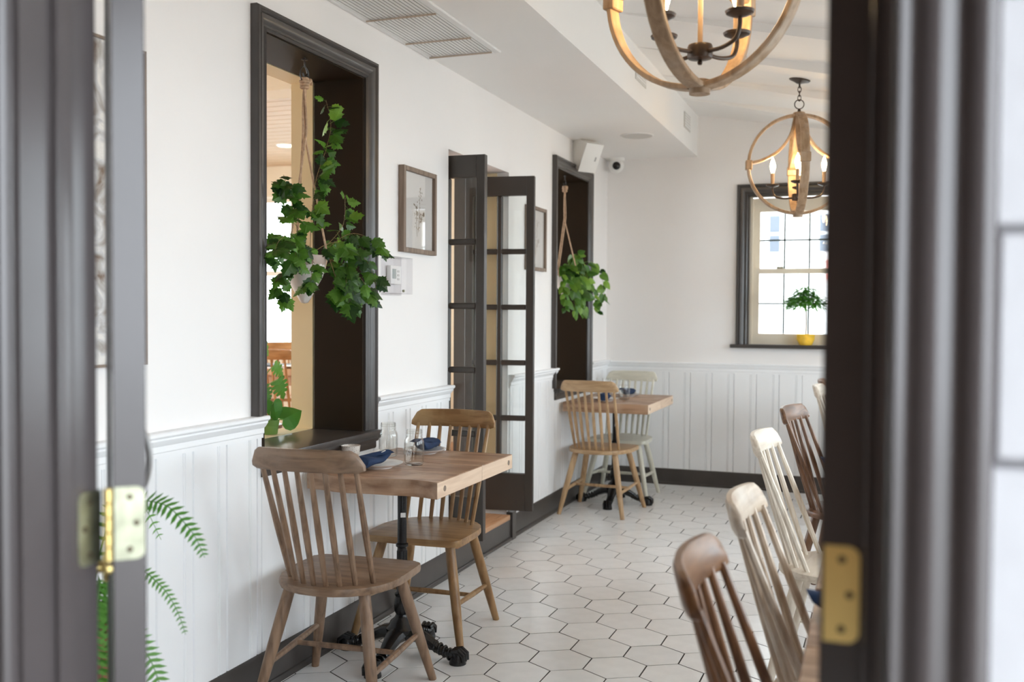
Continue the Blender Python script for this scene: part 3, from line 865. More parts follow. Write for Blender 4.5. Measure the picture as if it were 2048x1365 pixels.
# ------------------------------------------------------------------ chairs
def chair_proto():
    t = empty('dining_chair', 'x', 'chair')
    # seat outline
    pts = []
    for k in range(13):     # rear half
        a = math.pi + math.pi*k/12
        ca, sa = math.cos(a), math.sin(a)
        pts.append((0.220*abs(ca)**0.93*(1 if ca > 0 else -1), -0.01 - 0.218*abs(sa)**0.95))
    def arc(cx, cy, r, a0, a1, n=5): return [(cx + r*math.cos(a0+(a1-a0)*k/n), cy + r*math.sin(a0+(a1-a0)*k/n)) for k in range(n+1)]
    pts += [(0.221, 0.06), (0.219, 0.14)]
    pts += arc(0.182, 0.186, 0.035, 0, math.pi/2)
    pts += [(0.09, 0.226), (0, 0.228), (-0.09, 0.226)]
    pts += arc(-0.182, 0.186, 0.035, math.pi/2, math.pi)
    pts += [(-0.219, 0.14), (-0.221, 0.06)]
    B().prism(pts, 'Z', 0.424, 0.452, bev=0.007, seg=2).build('seat', 'wood_umber_h', t)
    # comb rail
    rings = []
    N = 22
    for i in range(N+1):
        q = -1 + 2*i/N
        x = 0.203*q
        top = 0.936 - 0.004*q*q - 0.046*max(0.0, (abs(q)-0.80)/0.20)**2.3
        bot = 0.858 + 0.007*max(0.0, (abs(q)-0.93)/0.07)**2
        if top-bot < 0.012: top = bot+0.012
        yc = -0.318 + 0.040*q*q
        ring = []
        th = 0.013 if abs(q) < 0.95 else 0.010
        for (dy, fz) in ((-1, 0.12), (-1, 0.5), (-0.95, 0.85), (-0.5, 1.0), (0.5, 1.0), (0.95, 0.85), (1, 0.5), (1, 0.12), (0.6, 0.0), (-0.6, 0.0)):
            z = bot + (top-bot)*fz
            ring.append((x, yc + dy*th - (z-0.90)*0.26, z))
        rings.append(ring)
    B().loft(rings).build('top_rail', 'wood_umber_h', t, smooth=50)
    for i in range(8):
        q = -1 + 2*i/7
        xb, yb_ = 0.158*q, -0.188 + 0.088*abs(q)**2.2
        xt, yt = 0.172*q, -0.308 + 0.036*q*q
        P = [Vector((xb, yb_, 0.446)), Vector((xb, yb_, 0.446)).lerp(Vector((xt, yt, 0.87)), 0.45), Vector((xt, yt, 0.872))]
        B().tube(P, [0.0092, 0.0118, 0.0086], 8).build('spindle', 'wood_umber', t)
    L = {}
    for nm, (a, b_) in {'fl': ((-0.150, 0.140), (-0.245, 0.250)), 'fr': ((0.150, 0.140), (0.245, 0.250)), 'rl': ((-0.140, -0.135), (-0.228, -0.235)), 'rr': ((0.140, -0.135), (0.228, -0.235))}.items():
        A = Vector((a[0], a[1], 0.428)); D = Vector((b_[0], b_[1], 0.0))
        L[nm] = (A, D)
        B().tube([A, A.lerp(D, 0.25), A.lerp(D, 0.6), D], [0.0205, 0.0215, 0.020, 0.0145], 12).build('leg', 'wood_umber', t)
    def at(nm, z): A, D = L[nm]; return A.lerp(D, (0.428-z)/0.428)
    for s in ('l', 'r'):
        p, q = at('f'+s, 0.185), at('r'+s, 0.165)
        B().tube([p, p.lerp(q, 0.5), q], [0.0095, 0.012, 0.0095], 8).build('stretcher', 'wood_umber', t)
    p = at('fl', 0.185).lerp(at('rl', 0.165), 0.48); q = at('fr', 0.185).lerp(at('rr', 0.165), 0.48)
    B().tube([p, p.lerp(q, 0.5), q], [0.009, 0.0115, 0.009], 8).build('stretcher', 'wood_umber', t)
    return t
proto = chair_proto()
chairs = [
    ('wood_umber', (-1.768, 3.082), 4, 'greyish brown spindle-back chair nearest the camera at the first table', 'chairs at the left wall tables'),
    ('wood_honey', (-1.800, 3.870), 182, 'honey brown spindle-back chair at the first table beside the french doors', 'chairs at the left wall tables'),
    ('wood_pale', (-1.782, 6.675), -3, 'light oak spindle-back chair at the far small table', 'chairs at the left wall tables'),
    ('wood_sage', (-1.782, 7.305), 180, 'pale sage white spindle-back chair at the far small table by the corner', 'chairs at the left wall tables'),
    ('wood_chestnut', (-0.010, 1.865), -88.5, 'reddish brown spindle-back chair nearest the entry in the row', 'chairs along the row of tables'),
    ('wood_wash', (-0.005, 2.51), -91, 'whitewashed spindle-back chair just behind the reddish brown one in the row', 'chairs along the row of tables'),
    ('wood_chalk', (-0.098, 3.84), -95, 'creamy white spindle-back chair in the middle of the row with its seat visible', 'chairs along the row of tables'),
    ('wood_umber_dark', (-0.085, 4.98), -101, 'dark brown spindle-back chair in the row between two white ones', 'chairs along the row of tables'),
    ('wood_chalk', (-0.030, 6.620), -94, 'white spindle-back chair at the far end of the row', 'chairs along the row of tables'),
    ('wood_chestnut', (-0.030, 7.20), -90, 'brown spindle-back chair peeking out behind the farthest white one', 'chairs along the row of tables'),
    ('wood_orange', (-5.02, 7.62), 205, 'orange wood spindle-back chair behind the table in the room beyond', 'chairs in the room beyond'),
    ('wood_orange', (-4.30, 6.55), 12, 'orange wood spindle-back chair in front of the table in the room beyond', 'chairs in the room beyond'),
]
for i, (mt_, p, rz, lb, gp) in enumerate(chairs):
    c_ = copy_tree(proto, None, {'wood_umber': mt_, 'wood_umber_h': mt_ + '_h'} if mt_ != 'wood_umber' else None)
    c_.location = (p[0], p[1], ZF2 if p[0] < -2.4 else 0.0)
    c_.rotation_euler = (0, 0, math.radians(rz))
    tag(c_, lb, 'chair', gp)
def kill(o):
    for ch in list(o.children): kill(ch)
    bpy.data.objects.remove(o)
kill(proto)

# ------------------------------------------------------------------ small tables on iron pedestals
def iron_base(par, cx, cy, rot=0.0, height=0.705):
    col = B().lathe([(0.030, 0.095), (0.060, 0.098), (0.064, 0.118), (0.052, 0.130), (0.046, 0.145), (0.028, 0.160), (0.024, 0.172), (0.031, 0.190), (0.033, 0.222), (0.026, 0.245), (0.029, 0.250), (0.029, 0.258), (0.023, 0.262),
                     (0.0215, 0.270), (0.0195, 0.430), (0.0185, 0.440), (0.025, 0.446), (0.025, 0.456), (0.019, 0.460), (0.0185, 0.550), (0.019, height-0.014), (0.055, height-0.012), (0.055, height), (0, height)], 20)
    # flutes on the shaft
    for k in range(10):
        a = 2*math.pi*k/10
        col.tube([(0.0195*math.cos(a), 0.0195*math.sin(a), 0.272), (0.0180*math.cos(a), 0.0180*math.sin(a), 0.428)], 0.0036, 6)
    col.build('column', 'iron_black', par, (cx, cy, 0), (0, 0, rot))
    st = B().box(-0.010, 0.010, -0.002, 0.0, 0, 0.018).build('sticker', 'tag_white', par, (cx+0.012, cy-0.0155, 0.565), (0, 0, 0.5))
    for k in range(4):
        a = rot + math.pi/2*k
        A = B().tube([(0.03, 0, 0.098), (0.075, 0, 0.094), (0.125, 0, 0.072), (0.165, 0, 0.046), (0.205, 0, 0.036), (0.235, 0, 0.036)], [0.044, 0.036, 0.028, 0.022, 0.021, 0.026], 10, flat=0.8)
        for j in range(5):
            A.torus((0.13+0.02*j, 0, 0.066-0.008*j), 0.021, 0.005, 'X', 12, 6)
        arm = A.build('arm', 'iron_black', par, (cx, cy, 0), (0, 0, a))
        F = B().lathe([(0.034, 0.0), (0.034, 0.006), (0.030, 0.030), (0.027, 0.045), (0.018, 0.055), (0, 0.057)], 16, (0.245, 0, 0))
        for s_ in (-0.016, 0.0, 0.016): F.tube([(0.225, s_, 0.050), (0.255, s_*1.2, 0.056), (0.276, s_*1.3, 0.040), (0.279, s_*1.3, 0.014)], [0.009, 0.010, 0.009, 0.006], 8)
        F.build('claw_foot', 'iron_black', arm)

def plank_top(par, x0, x1, y0, y1, z1, th, split, wave=0.0, seed=1):
    rnd = random.Random(seed)
    def edge(xa, xb, y, amp):
        n = 18
        return [(xa+(xb-xa)*k/n, y + amp*(math.sin(2.6*math.pi*k/n+0.9+seed)*0.6 + math.sin(5.3*math.pi*k/n)*0.25)) for k in range(n+1)]
    e0 = edge(x0, x1, y0, wave)
    P1 = e0 + [(x1, split-0.0008), (x0, split-0.0008)]
    P2 = [(x0, split+0.0008), (x1, split+0.0008), (x1, y1), (x0, y1)]
    for P in (P1, P2):
        o = B().prism(P, 'Z', z1-th, z1, bev=0.0025).build('plank', 'table_wood', par)
        o.data.materials.append(MATS['table_end'])
        for f in o.data.polygons:
            if abs(f.normal.x) > 0.85: f.material_index = 1
    for (yy) in (y0+0.055, y1-0.045):
        B().lathe([(0.011, -0.004), (0.011, 0.0012), (0, 0.0012)], 14, (x1, yy, z1-th*0.5), 'X').build('wood_plug', 'frame_wood', par)

t1 = empty('pedestal_table', 'thick wooden table on a black iron pedestal under the first interior window', 'table', group='tables at the left wall')
plank_top(t1, -2.05, -1.487, 3.275, 4.055, 0.762, 0.063, 3.70, 0.022, 1)
iron_base(t1, -1.765, 3.535, 0.0, 0.699)
t2 = empty('pedestal_table', 'thick wooden table on a black iron pedestal near the far corner', 'table', group='tables at the left wall')
plank_top(t2, -2.05, -1.440, 6.62, 7.50, 0.762, 0.066, 7.05, 0.006, 2)
iron_base(t2, -1.765, 6.99, 0.05, 0.696)
row_t = [((1.50, 2.300), 'reddish plank table nearest the entry beside the reddish brown chair'), ((2.318, 3.15), 'plank table beside the whitewashed chair in the row'), ((3.86, 4.66), 'plank table beside the creamy white chair in the row'),
         ((4.85, 5.60), 'plank table beside the dark brown chair in the row'), ((6.45, 7.45), 'plank table at the far end of the row')]
for i, ((a, b_), lb) in enumerate(row_t):
    tt = empty('plank_table', lb, 'table', group='tables in the row')
    xe = -0.112 - (0.045 if i > 1 else 0) - 0.004*i
    plank_top(tt, xe, xe+0.72, a, b_, 0.762, 0.05, (a+b_)/2, 0.0, 3+i)
    iron_base(tt, xe+0.40, (a+b_)/2, 0.3, 0.713)
# table in the room beyond
tb = empty('dining_table', 'orange wood table with a dark placemat in the room beyond', 'table', (-4.62, 7.10, ZF2))
B().box(-0.5, 0.5, -0.36, 0.36, 0.705, 0.76, 0.004).build('table_top', 'wood_orange', tb)
for sx in (-1, 1):
    for sy in (-1, 1): B().box(sx*0.44-0.04, sx*0.44+0.04, sy*0.30-0.04, sy*0.30+0.04, 0, 0.705, 0.004).build('leg', 'wood_orange', tb)
B().box(-0.42, 0.42, -0.28, 0.28, 0.62, 0.705).build('apron', 'wood_orange', tb)
tag(B().box(-0.20, 0.20, -0.15, 0.15, 0, 0.012, 0.003).build('placemat', 'placemat', None, (-4.72, 7.10, ZF2+0.761)), 'dark placemat on the orange wood table in the room beyond', 'placemat')
tag(B().lathe([(0, 0.004), (0.05, 0.004), (0.062, 0), (0.105, 0.016), (0.11, 0.020), (0.104, 0.020), (0.05, 0.010), (0, 0.010)], 24).build('dinner_plate', 'wood_pale', None, (-4.40, 6.86, ZF2+0.7605)), 'tan plate at the edge of the table in the room beyond', 'plate')
st_ = empty('upholstered_stool', 'round tan upholstered stool in the room beyond below the leaves', 'stool', (-3.52, 5.25, ZF2))
B().lathe([(0, 0.40), (0.20, 0.40), (0.215, 0.42), (0.215, 0.45), (0.19, 0.475), (0, 0.48)], 28).build('seat', 'cushion_tan', st_)
for k in range(4):
    a = math.pi/4 + k*math.pi/2
    B().tube([(0.12*math.cos(a), 0.12*math.sin(a), 0.40), (0.17*math.cos(a), 0.17*math.sin(a), 0)], [0.02, 0.014], 10).build('leg', 'wood_umber_dark', st_)

# ------------------------------------------------------------------ tableware
JARP = [(0.036, 0.0), (0.0395, 0.005), (0.041, 0.014), (0.041, 0.088), (0.039, 0.100), (0.033, 0.112), (0.0315, 0.116), (0.033, 0.119), (0.033, 0.122), (0.0315, 0.124), (0.0325, 0.129), (0.0325, 0.134), (0.031, 0.142), (0.0315, 0.145),
        (0.029, 0.145), (0.0285, 0.118), (0.030, 0.110), (0.036, 0.099), (0.038, 0.087), (0.038, 0.012), (0.034, 0.007), (0, 0.006)]
def jar(lab, x, y, gp):
    t = empty('mason_jar', lab, 'jar', (x, y, 0.7625), group=gp)
    B().lathe(JARP, 28).build('glass_body', 'jar_glass', t, smooth=60)
    B().torus((0, 0, 0.1385), 0.0322, 0.0012, 'Z', 28, 6).build('screw_thread', 'jar_glass', t)
    B().torus((0, 0, 0.1305), 0.0322, 0.0012, 'Z', 28, 6).build('screw_thread', 'jar_glass', t)
    return t
jar('clear mason jar standing by the sill on the first table', -1.965, 3.800, 'mason jars')
jar('clear mason jar at the middle of the first table', -1.755, 3.622, 'mason jars')
jar('clear mason jar by the wall on the far small table', -1.86, 7.10, 'mason jars')
jar('clear mason jar at the middle of the far small table', -1.70, 6.99, 'mason jars')
PLP = [(0.048, 0.0), (0.052, 0.0), (0.054, 0.004), (0.080, 0.012), (0.094, 0.019), (0.096, 0.021), (0.093, 0.021), (0.078, 0.015), (0.050, 0.008), (0, 0.007)]
plate_me = B().lathe(PLP, 32).mesh('side_plate', 'porcelain', 60)
def plate(lab, x, y, z=0.7622, gp='side plates'):
    return tag(link('side_plate', plate_me, None, (x, y, z)), lab, 'plate', gp)
def napkin(lab, x, y, z, rz, cutlery=True, L=0.20):
    t = empty('napkin', lab, 'napkin', (x, y, z), rz, group='navy napkins')
    rings = []
    N = 12
    for i in range(N+1):
        q = i/N
        yy = -L/2 + L*q
        wd = 0.040*(1 - 0.22*q) + 0.008*math.sin(q*5)
        ht = 0.021*(1 - 0.35*q) + 0.003*math.sin(q*9+1)
        zz = 0.025 + 0.030*max(0, q-0.35)**1.5 + 0.004*math.sin(q*7)
        ring = []
        for k in range(14):
            a = 2*math.pi*k/14
            ca, sa = math.cos(a), math.sin(a)
            rr = 1 + 0.10*math.sin(3*a + q*2.5)
            ring.append((wd*math.copysign(abs(ca)**0.75, ca)*rr, yy + 0.008*sa*(1 if i in (0, N) else 0), zz + ht*math.copysign(abs(sa)**0.8, sa)))
        rings.append(ring)
    B().loft(rings).build('cloth_roll', 'navy_cloth', t, smooth=70)
    fold = []
    for i in range(N+1):
        q = i/N
        yy = -L*0.30 + L*0.66*q
        xx = -0.036 + 0.070*q
        zz = 0.046 + 0.016*q**1.4 - 0.004*abs(2*q-1)
        fold.append([(xx-0.020, yy, zz-0.010), (xx, yy-0.006, zz+0.004), (xx+0.020, yy+0.004, zz-0.008), (xx, yy, zz-0.012)])
    B().loft(fold).build('folded_flap', 'navy_cloth', t, smooth=70)
    if cutlery:
        for dx in (-0.012, 0.016):
            B().lathe([(0, -0.002), (0.008, -0.0015), (0.010, 0), (0.008, 0.0015), (0, 0.002)], 14).move(Matrix.Diagonal((1, 1.9, 1, 1))).build('cutlery_tip', 'tag_white', t, (dx, L*0.20, 0.056), (0.25, 0.1, -0.5))
    return t
plate('white side plate under the nearer napkin on the first table', -1.850, 3.500)
napkin('folded navy napkin with white tips on the nearer plate of the first table', -1.862, 3.470, 0.7695, math.radians(-4))
plate('white side plate under the farther napkin on the first table', -1.858, 3.940)
napkin('folded navy napkin on the farther plate of the first table', -1.858, 3.955, 0.7695, math.radians(190), False)
plate('white side plate under the nearer napkin on the far small table', -1.80, 6.83)
napkin('folded navy napkin on the nearer plate of the far small table', -1.80, 6.83, 0.7695, math.radians(10), False)
plate('white side plate under the farther napkin on the far small table', -1.74, 7.26)
napkin('folded navy napkin on the farther plate of the far small table', -1.74, 7.26, 0.7695, math.radians(180), False)
napkin('navy napkin roll on the plank table near the brass hinge', -0.015, 2.10, 0.7625, math.radians(95), False)
napkin('navy napkin roll on the plank table beside the creamy white chair', -0.085, 4.10, 0.7625, math.radians(95), False)
cup = tag(B().lathe([(0.028, 0), (0.031, 0.002), (0.039, 0.072), (0.040, 0.075), (0.037, 0.075), (0.029, 0.006), (0, 0.005)], 24).build('candle_cup', 'speckled_glaze', None, (-2.005, 3.545, 0.7622)), 'small speckled white cup on the first table against the sill', 'cup')

# ------------------------------------------------------------------ leaves
def leaf_mesh(name, half, mtl, cup_=0.16, droop=0.25, petiole=0.45, pr=0.012):
    bm = bmesh.new()
    def z(x, y): return -cup_*abs(x)**1.2 - droop*y*y*0.6 + 0.05*math.sin(9*x+4*y)*abs(x)
    mid = [bm.verts.new((0, y, z(0, y))) for y in (0.0, 0.25, 0.5, 0.75)]
    tip = bm.verts.new((half[-1][0], half[-1][1], z(*half[-1])))
    mid.append(tip)
    for sg in (1, -1):
        vs = [mid[0]] + [bm.verts.new((sg*x, y, z(x, y))) for x, y in half[1:-1]] + [tip]
        def near(v): return min(range(len(mid)), key=lambda i: abs(mid[i].co.y - max(0, v.co.y*0.8)))
        cur = 0
        for a, b_ in zip(vs, vs[1:]):
            nb = max(cur, near(b_))
            if nb > 3: nb = 3
            q = [mid[cur], a, b_]
            if len(set(q)) == 3 and not bm.faces.get(q): bm.faces.new(q if sg < 0 else q[::-1])
            while cur < nb:
                q = [mid[cur], b_, mid[cur+1]]
                if len(set(q)) == 3 and not bm.faces.get(q): bm.faces.new(q if sg < 0 else q[::-1])
                cur += 1
    if petiole:
        ps = []
        for y, zz in ((0.03, 0.0), (-petiole*0.5, -0.02), (-petiole, -0.12)):
            ps.append([bm.verts.new((pr*math.cos(a), y, zz + pr*math.sin(a))) for a in (0.5, 2.6, 4.7)])
        for a, b_ in zip(ps, ps[1:]):
            for k in range(3): bm.faces.new((a[k], a[(k+1) % 3], b_[(k+1) % 3], b_[k]))
    for f in bm.faces: f.smooth = False
    me = bpy.data.meshes.new(name); bm.to_mesh(me); bm.free()
    me.materials.append(MATS[mtl])
    return me
IVY = [(0, 0), (0.14, -0.10), (0.30, -0.05), (0.36, 0.09), (0.54, 0.12), (0.47, 0.24), (0.62, 0.38), (0.46, 0.42), (0.40, 0.52), (0.27, 0.54), (0.36, 0.70), (0.21, 0.72), (0.15, 0.87), (0, 1.06)]
IVY2 = [(0, 0), (0.10, -0.06), (0.26, -0.02), (0.30, 0.12), (0.46, 0.20), (0.40, 0.32), (0.50, 0.48), (0.34, 0.50), (0.24, 0.58), (0.28, 0.74), (0.14, 0.80), (0, 1.0)]
OVAL = [(0, 0), (0.16, 0.02), (0.30, 0.15), (0.36, 0.34), (0.33, 0.55), (0.22, 0.76), (0.10, 0.92), (0, 1.05)]
HEART = [(0, 0), (0.14, -0.14), (0.32, -0.12), (0.45, 0.06), (0.46, 0.28), (0.38, 0.52), (0.22, 0.78), (0, 1.05)]
ivy_meshes = [leaf_mesh('leaf', IVY, 'leaf_ivy', 0.18, 0.30), leaf_mesh('leaf', IVY2, 'leaf_ivy', 0.30, 0.45), leaf_mesh('leaf', IVY, 'leaf_ivy', 0.45, 0.1)]
lime_meshes = [leaf_mesh('leaf', IVY, 'leaf_lime', 0.2, 0.3), leaf_mesh('leaf', IVY2, 'leaf_lime', 0.3, 0.4)]
oval_meshes = [leaf_mesh('leaf', OVAL, 'leaf_lime', 0.25, 0.35), leaf_mesh('leaf', HEART, 'leaf_lime', 0.2, 0.3), leaf_mesh('leaf', HEART, 'leaf_ivy', 0.2, 0.3)]

def orient(tipdir, normal):
    y = Vector(tipdir).normalized()
    n = Vector(normal); n = (n - y*n.dot(y)).normalized()
    x = y.cross(n)
    mm = Matrix.Identity(3)
    for j in range(3): mm[j][0] = x[j]; mm[j][1] = y[j]; mm[j][2] = n[j]
    return mm
def bez(pts, n):
    """smooth polyline through pts"""
    out = []
    P = [Vector(p) for p in pts]
    for i in range(len(P)-1):
        p0, p1, p2, p3 = P[max(i-1, 0)], P[i], P[i+1], P[min(i+2, len(P)-1)]
        for k in range(n):
            t = k/n
            out.append(0.5*((2*p1) + (p2-p0)*t + (2*p0-5*p1+4*p2-p3)*t*t + (3*p1-p0-3*p2+p3)*t**3))
    out.append(P[-1])
    return out
def add_leaf(par, pos, tip, nrm, size, me, rnd):
    o = bpy.data.objects.new('leaf', me); C.objects.link(o); o.parent = par
    o.matrix_basis = Matrix.Translation(pos) @ orient(tip, nrm).to_4x4() @ Matrix.Diagonal((size*rnd.uniform(0.88, 1.1), size, size, 1))
    return o
def vine(par, pts, nleaf, size, meshes, rnd, center, up=0.0, rad=0.0016, start=0.15, stem='stem', dens=2.0):
    path = bez(pts, 6)
    v = B().tube(path, [rad*(1-0.6*i/len(path)) for i in range(len(path))], 5).build('vine', stem, par)
    for i in range(int(nleaf*dens)):
        q = start + (1-start)*(i+0.5*rnd.random())/int(nleaf*dens)
        k = min(len(path)-2, int(q*(len(path)-1)))
        p = path[k].lerp(path[k+1], q*(len(path)-1)-k)
        out = (p - Vector(center)); out.z *= 0.3
        side = Vector((rnd.gauss(0, 0.5)+0.15, rnd.gauss(0, 0.75), rnd.gauss(0, 0.3)))
        tip = out.normalized()*0.5 + side + Vector((0, 0, -0.75 + up*rnd.random()))
        nrm = Vector((0.75, -0.85, 0.75)) + Vector((rnd.gauss(0, .45), rnd.gauss(0, .45), rnd.gauss(0, .35)))
        s = size*rnd.uniform(0.72, 1.2)*(1.0 if q < 0.9 else 0.75)
        off = tip.normalized()*s*0.40
        add_leaf(v, p+off, tip, nrm, s, rnd.choice(meshes), rnd)
    return v

def hanging_pot(t, cx, cy, ztop, zhook, r, height, knot_len=0.04, zsplit=None):
    """conical pot on three cords gathered in a knot; hung on a ring"""
    pr = [(0, 0), (0.014, 0.004), (0.022, 0.016), (0.048, 0.062), (0.072, 0.108), (0.084, 0.145), (r*0.99, 0.175), (r, height), (r-0.006, height), (r-0.010, 0.17), (0.06, 0.11), (0, 0.10)]
    B().lathe(pr, 32, (0, 0, 0)).build('pot', 'pot_glaze', t, (cx, cy, ztop-height), smooth=60)
    B().lathe([(0, 0), (r-0.012, 0), (r-0.012, 0.005), (0, 0.012)], 20).build('soil', 'terracotta', t, (cx, cy, ztop-0.03))
    zk = zhook - 0.05
    zs = zsplit
    for k, a in enumerate((0.35, 2.5, 4.55)):
        pts = [(cx+0.004*math.cos(a), cy+0.004*math.sin(a), zk), (cx+0.006*math.cos(a+1.5), cy+0.006*math.sin(a+1.5), (zk+zs)/2), (cx+0.008*math.cos(a+2), cy+0.008*math.sin(a+2), zs),
               (cx+(r+0.002)*math.cos(a), cy+(r+0.002)*math.sin(a), ztop-0.004), (cx+(r-0.010)*math.cos(a), cy+(r-0.010)*math.sin(a), ztop-0.05)]
        B().tube(bez(pts[:3], 6)[:-1] + pts[2:], 0.0046, 8).build('cord', 'rope', t)
    kn_ = B()
    for j in range(4): kn_.torus((cx, cy, zk-0.012+0.011*j), 0.013+0.003*(j == 2), 0.0062, 'Z', 14, 8)
    kn_.tube([(cx, cy+0.012, zk), (cx+0.006, cy+0.034, zk+0.022), (cx+0.004, cy+0.044, zk+0.006)], [0.008, 0.009, 0.006], 8)
    kn_.lathe([(0, -0.02), (0.012, -0.014), (0.014, 0.012), (0.006, 0.026), (0, 0.028)], 14, (cx, cy, zk))
    kn_.build('knot', 'rope', t)
    B().torus((cx, cy, zhook-0.012), 0.032, 0.0022, 'X', 28, 8).build('hanging_ring', 'black_metal', t)

def ceiling_hook(lab, cx, cy, z):
    h = B().lathe([(0.012, 0), (0.012, 0.004), (0.004, 0.006), (0.004, 0.010)], 12, (0, 0, -0.010))
    h.tube(bez([(0, 0, -0.004), (0, 0.002, -0.030), (0, 0.016, -0.045), (0, 0.020, -0.062), (0, 0, -0.075), (0, -0.014, -0.062)], 5), 0.0032, 8)
    return tag(h.build('ceiling_hook', 'black_metal', None, (cx, cy, z)), lab, 'hook')
ceiling_hook('black metal hook above the large hanging plant', -2.14, 3.412, OTOP-0.012)
ceiling_hook('black metal hook above the second hanging plant', -2.13, 6.89, OTOP-0.012)

rn = random.Random(11)
hp1 = empty('hanging_plant', 'large trailing grape ivy in a white and brown cone pot on jute cords', 'plant', (0, 0, 0))
PC = (-2.14, 3.412)
hanging_pot(hp1, PC[0], PC[1], 1.608, 2.338, 0.090, 0.192, zsplit=2.10)
cen = (PC[0], PC[1], 1.60)
V = [
 ([(-2.14, 3.452, 1.603), (-2.10, 3.398, 1.749), (-2.09, 3.417, 1.909), (-2.10, 3.508, 2.042), (-2.10, 3.547, 2.15), (-2.10, 3.508, 2.243)], 19, 0.062, 0.7),
 ([(-2.14, 3.379, 1.619), (-2.08, 3.253, 1.735), (-2.07, 3.198, 1.833), (-2.06, 3.14, 1.89)], 13, 0.066, 0.4),
 ([(-2.12, 3.534, 1.649), (-2.09, 3.629, 1.748), (-2.10, 3.662, 1.877)], 8, 0.058, 0.6),
 ([(-2.12, 3.534, 1.638), (-2.05, 3.616, 1.709), (-1.99, 3.70, 1.689), (-1.95, 3.737, 1.640)], 9, 0.062, 0.0),
 ([(-2.10, 3.54, 1.628), (-2.03, 3.581, 1.65), (-1.97, 3.62, 1.59), (-1.95, 3.657, 1.498)], 11, 0.066, 0.0),
 ([(-2.08, 3.507, 1.595), (-2.02, 3.523, 1.555), (-1.99, 3.531, 1.423)], 11, 0.068, 0.0),
 ([(-2.06, 3.47, 1.595), (-2.03, 3.47, 1.511), (-2.02, 3.46, 1.422)], 10, 0.066, 0.0),
 ([(-2.08, 3.487, 1.605), (-2.0, 3.611, 1.528), (-1.97, 3.634, 1.440)], 10, 0.066, 0.0),
 ([(-2.12, 3.347, 1.607), (-2.06, 3.20, 1.672), (-2.045, 3.09, 1.643), (-2.035, 3.03, 1.567)], 14, 0.060, 0.0),
 ([(-2.14, 3.307, 1.595), (-2.10, 3.20, 1.541), (-2.09, 3.17, 1.470), (-2.09, 3.22, 1.43)], 9, 0.056, 0.0),
 ([(-2.06, 3.345, 1.600), (-2.035, 3.30, 1.545), (-2.03, 3.275, 1.486)], 4, 0.058, 0.0),
 ([(-2.06, 3.473, 1.634), (-2.02, 3.531, 1.612), (-1.99, 3.48, 1.492), (-1.98, 3.47, 1.395)], 12, 0.066, 0.0),
 ([(-2.10, 3.521, 1.607), (-2.06, 3.54, 1.545), (-2.05, 3.47, 1.451)], 8, 0.062, 0.0),
 ([(-2.10, 3.40, 1.615), (-2.06, 3.45, 1.655), (-2.04, 3.52, 1.66), (-2.02, 3.58, 1.60)], 9, 0.064, 0.2),
 ([(-2.12, 3.36, 1.615), (-2.07, 3.29, 1.65), (-2.05, 3.21, 1.62), (-2.04, 3.19, 1.56)], 9, 0.062, 0.0),
]
for i, (pts, n, sz, up) in enumerate(V):
    vine(hp1, pts, n, sz*0.92, ivy_meshes if i not in (0, 2) else ivy_meshes + lime_meshes, rn, cen, up)

hp2 = empty('hanging_plant', 'bushy bright green hanging plant in the second interior window', 'plant', (0, 0, 0))
PC2 = (-2.13, 6.89)
hanging_pot(hp2, PC2[0], PC2[1], 1.70, 2.338, 0.090, 0.192, zsplit=2.08)
cen = (PC2[0], PC2[1], 1.68)
for pts, n in (([(-2.12, 6.93, 1.70), (-2.08, 6.95, 1.76), (-2.05, 7.02, 1.70), (-2.03, 7.04, 1.55), (-2.03, 7.05, 1.38)], 18),
            ([(-2.12, 6.85, 1.70), (-2.08, 6.74, 1.69), (-2.06, 6.68, 1.57), (-2.06, 6.69, 1.42)], 16),
            ([(-2.12, 6.95, 1.70), (-2.02, 7.20, 1.78), (-1.97, 7.36, 1.66), (-1.96, 7.40, 1.49)], 13),
            ([(-2.12, 6.95, 1.70), (-2.03, 7.16, 1.66), (-2.0, 7.26, 1.50), (-1.99, 7.32, 1.40)], 11),
            ([(-2.12, 6.92, 1.70), (-2.09, 6.95, 1.80), (-2.07, 7.02, 1.83)], 12),
            ([(-2.12, 6.90, 1.70), (-2.05, 6.84, 1.62), (-2.03, 6.83, 1.40)], 16),
            ([(-2.12, 6.90, 1.70), (-2.04, 6.95, 1.64), (-2.02, 6.95, 1.44)], 16),
            ([(-2.12, 6.86, 1.70), (-2.07, 6.80, 1.74), (-2.04, 6.78, 1.66)], 10),
            ([(-2.12, 6.92, 1.70), (-2.05, 7.08, 1.74), (-2.03, 7.12, 1.62)], 11)):
    vine(hp2, pts, n, 0.066, oval_meshes, rn, cen, 0.1, stem='stem_green', dens=1.5)

# plants standing behind the first interior window
def leafy(name, lab, loc, leaves, potr, poth, potmat, meshes):
    t = empty(name, lab, 'plant', loc)
    B().lathe([(0, 0), (potr*0.78, 0), (potr*0.82, 0.006), (potr, poth), (potr*0.93, poth), (potr*0.9, poth-0.01), (0, poth-0.012)], 22).build('pot', potmat, t)
    for (bx_, by_, bz_, tx, ty, tz, s, mi) in leaves:
        st2 = bez([(0, 0, poth-0.01), (bx_*0.4, by_*0.4, poth+(bz_-poth)*0.7), (bx_, by_, bz_)], 5)
        g = B().tube(st2, 0.003, 6).build('stalk', 'stem_green', t)
        add_leaf(g, Vector((bx_, by_, bz_)), (tx, ty, tz), (0.8, -0.9, 0.5), s, meshes[mi], rn)
    return t
heart_big = leaf_mesh('leaf', HEART, 'leaf_philo', 0.22, 0.30, 0)
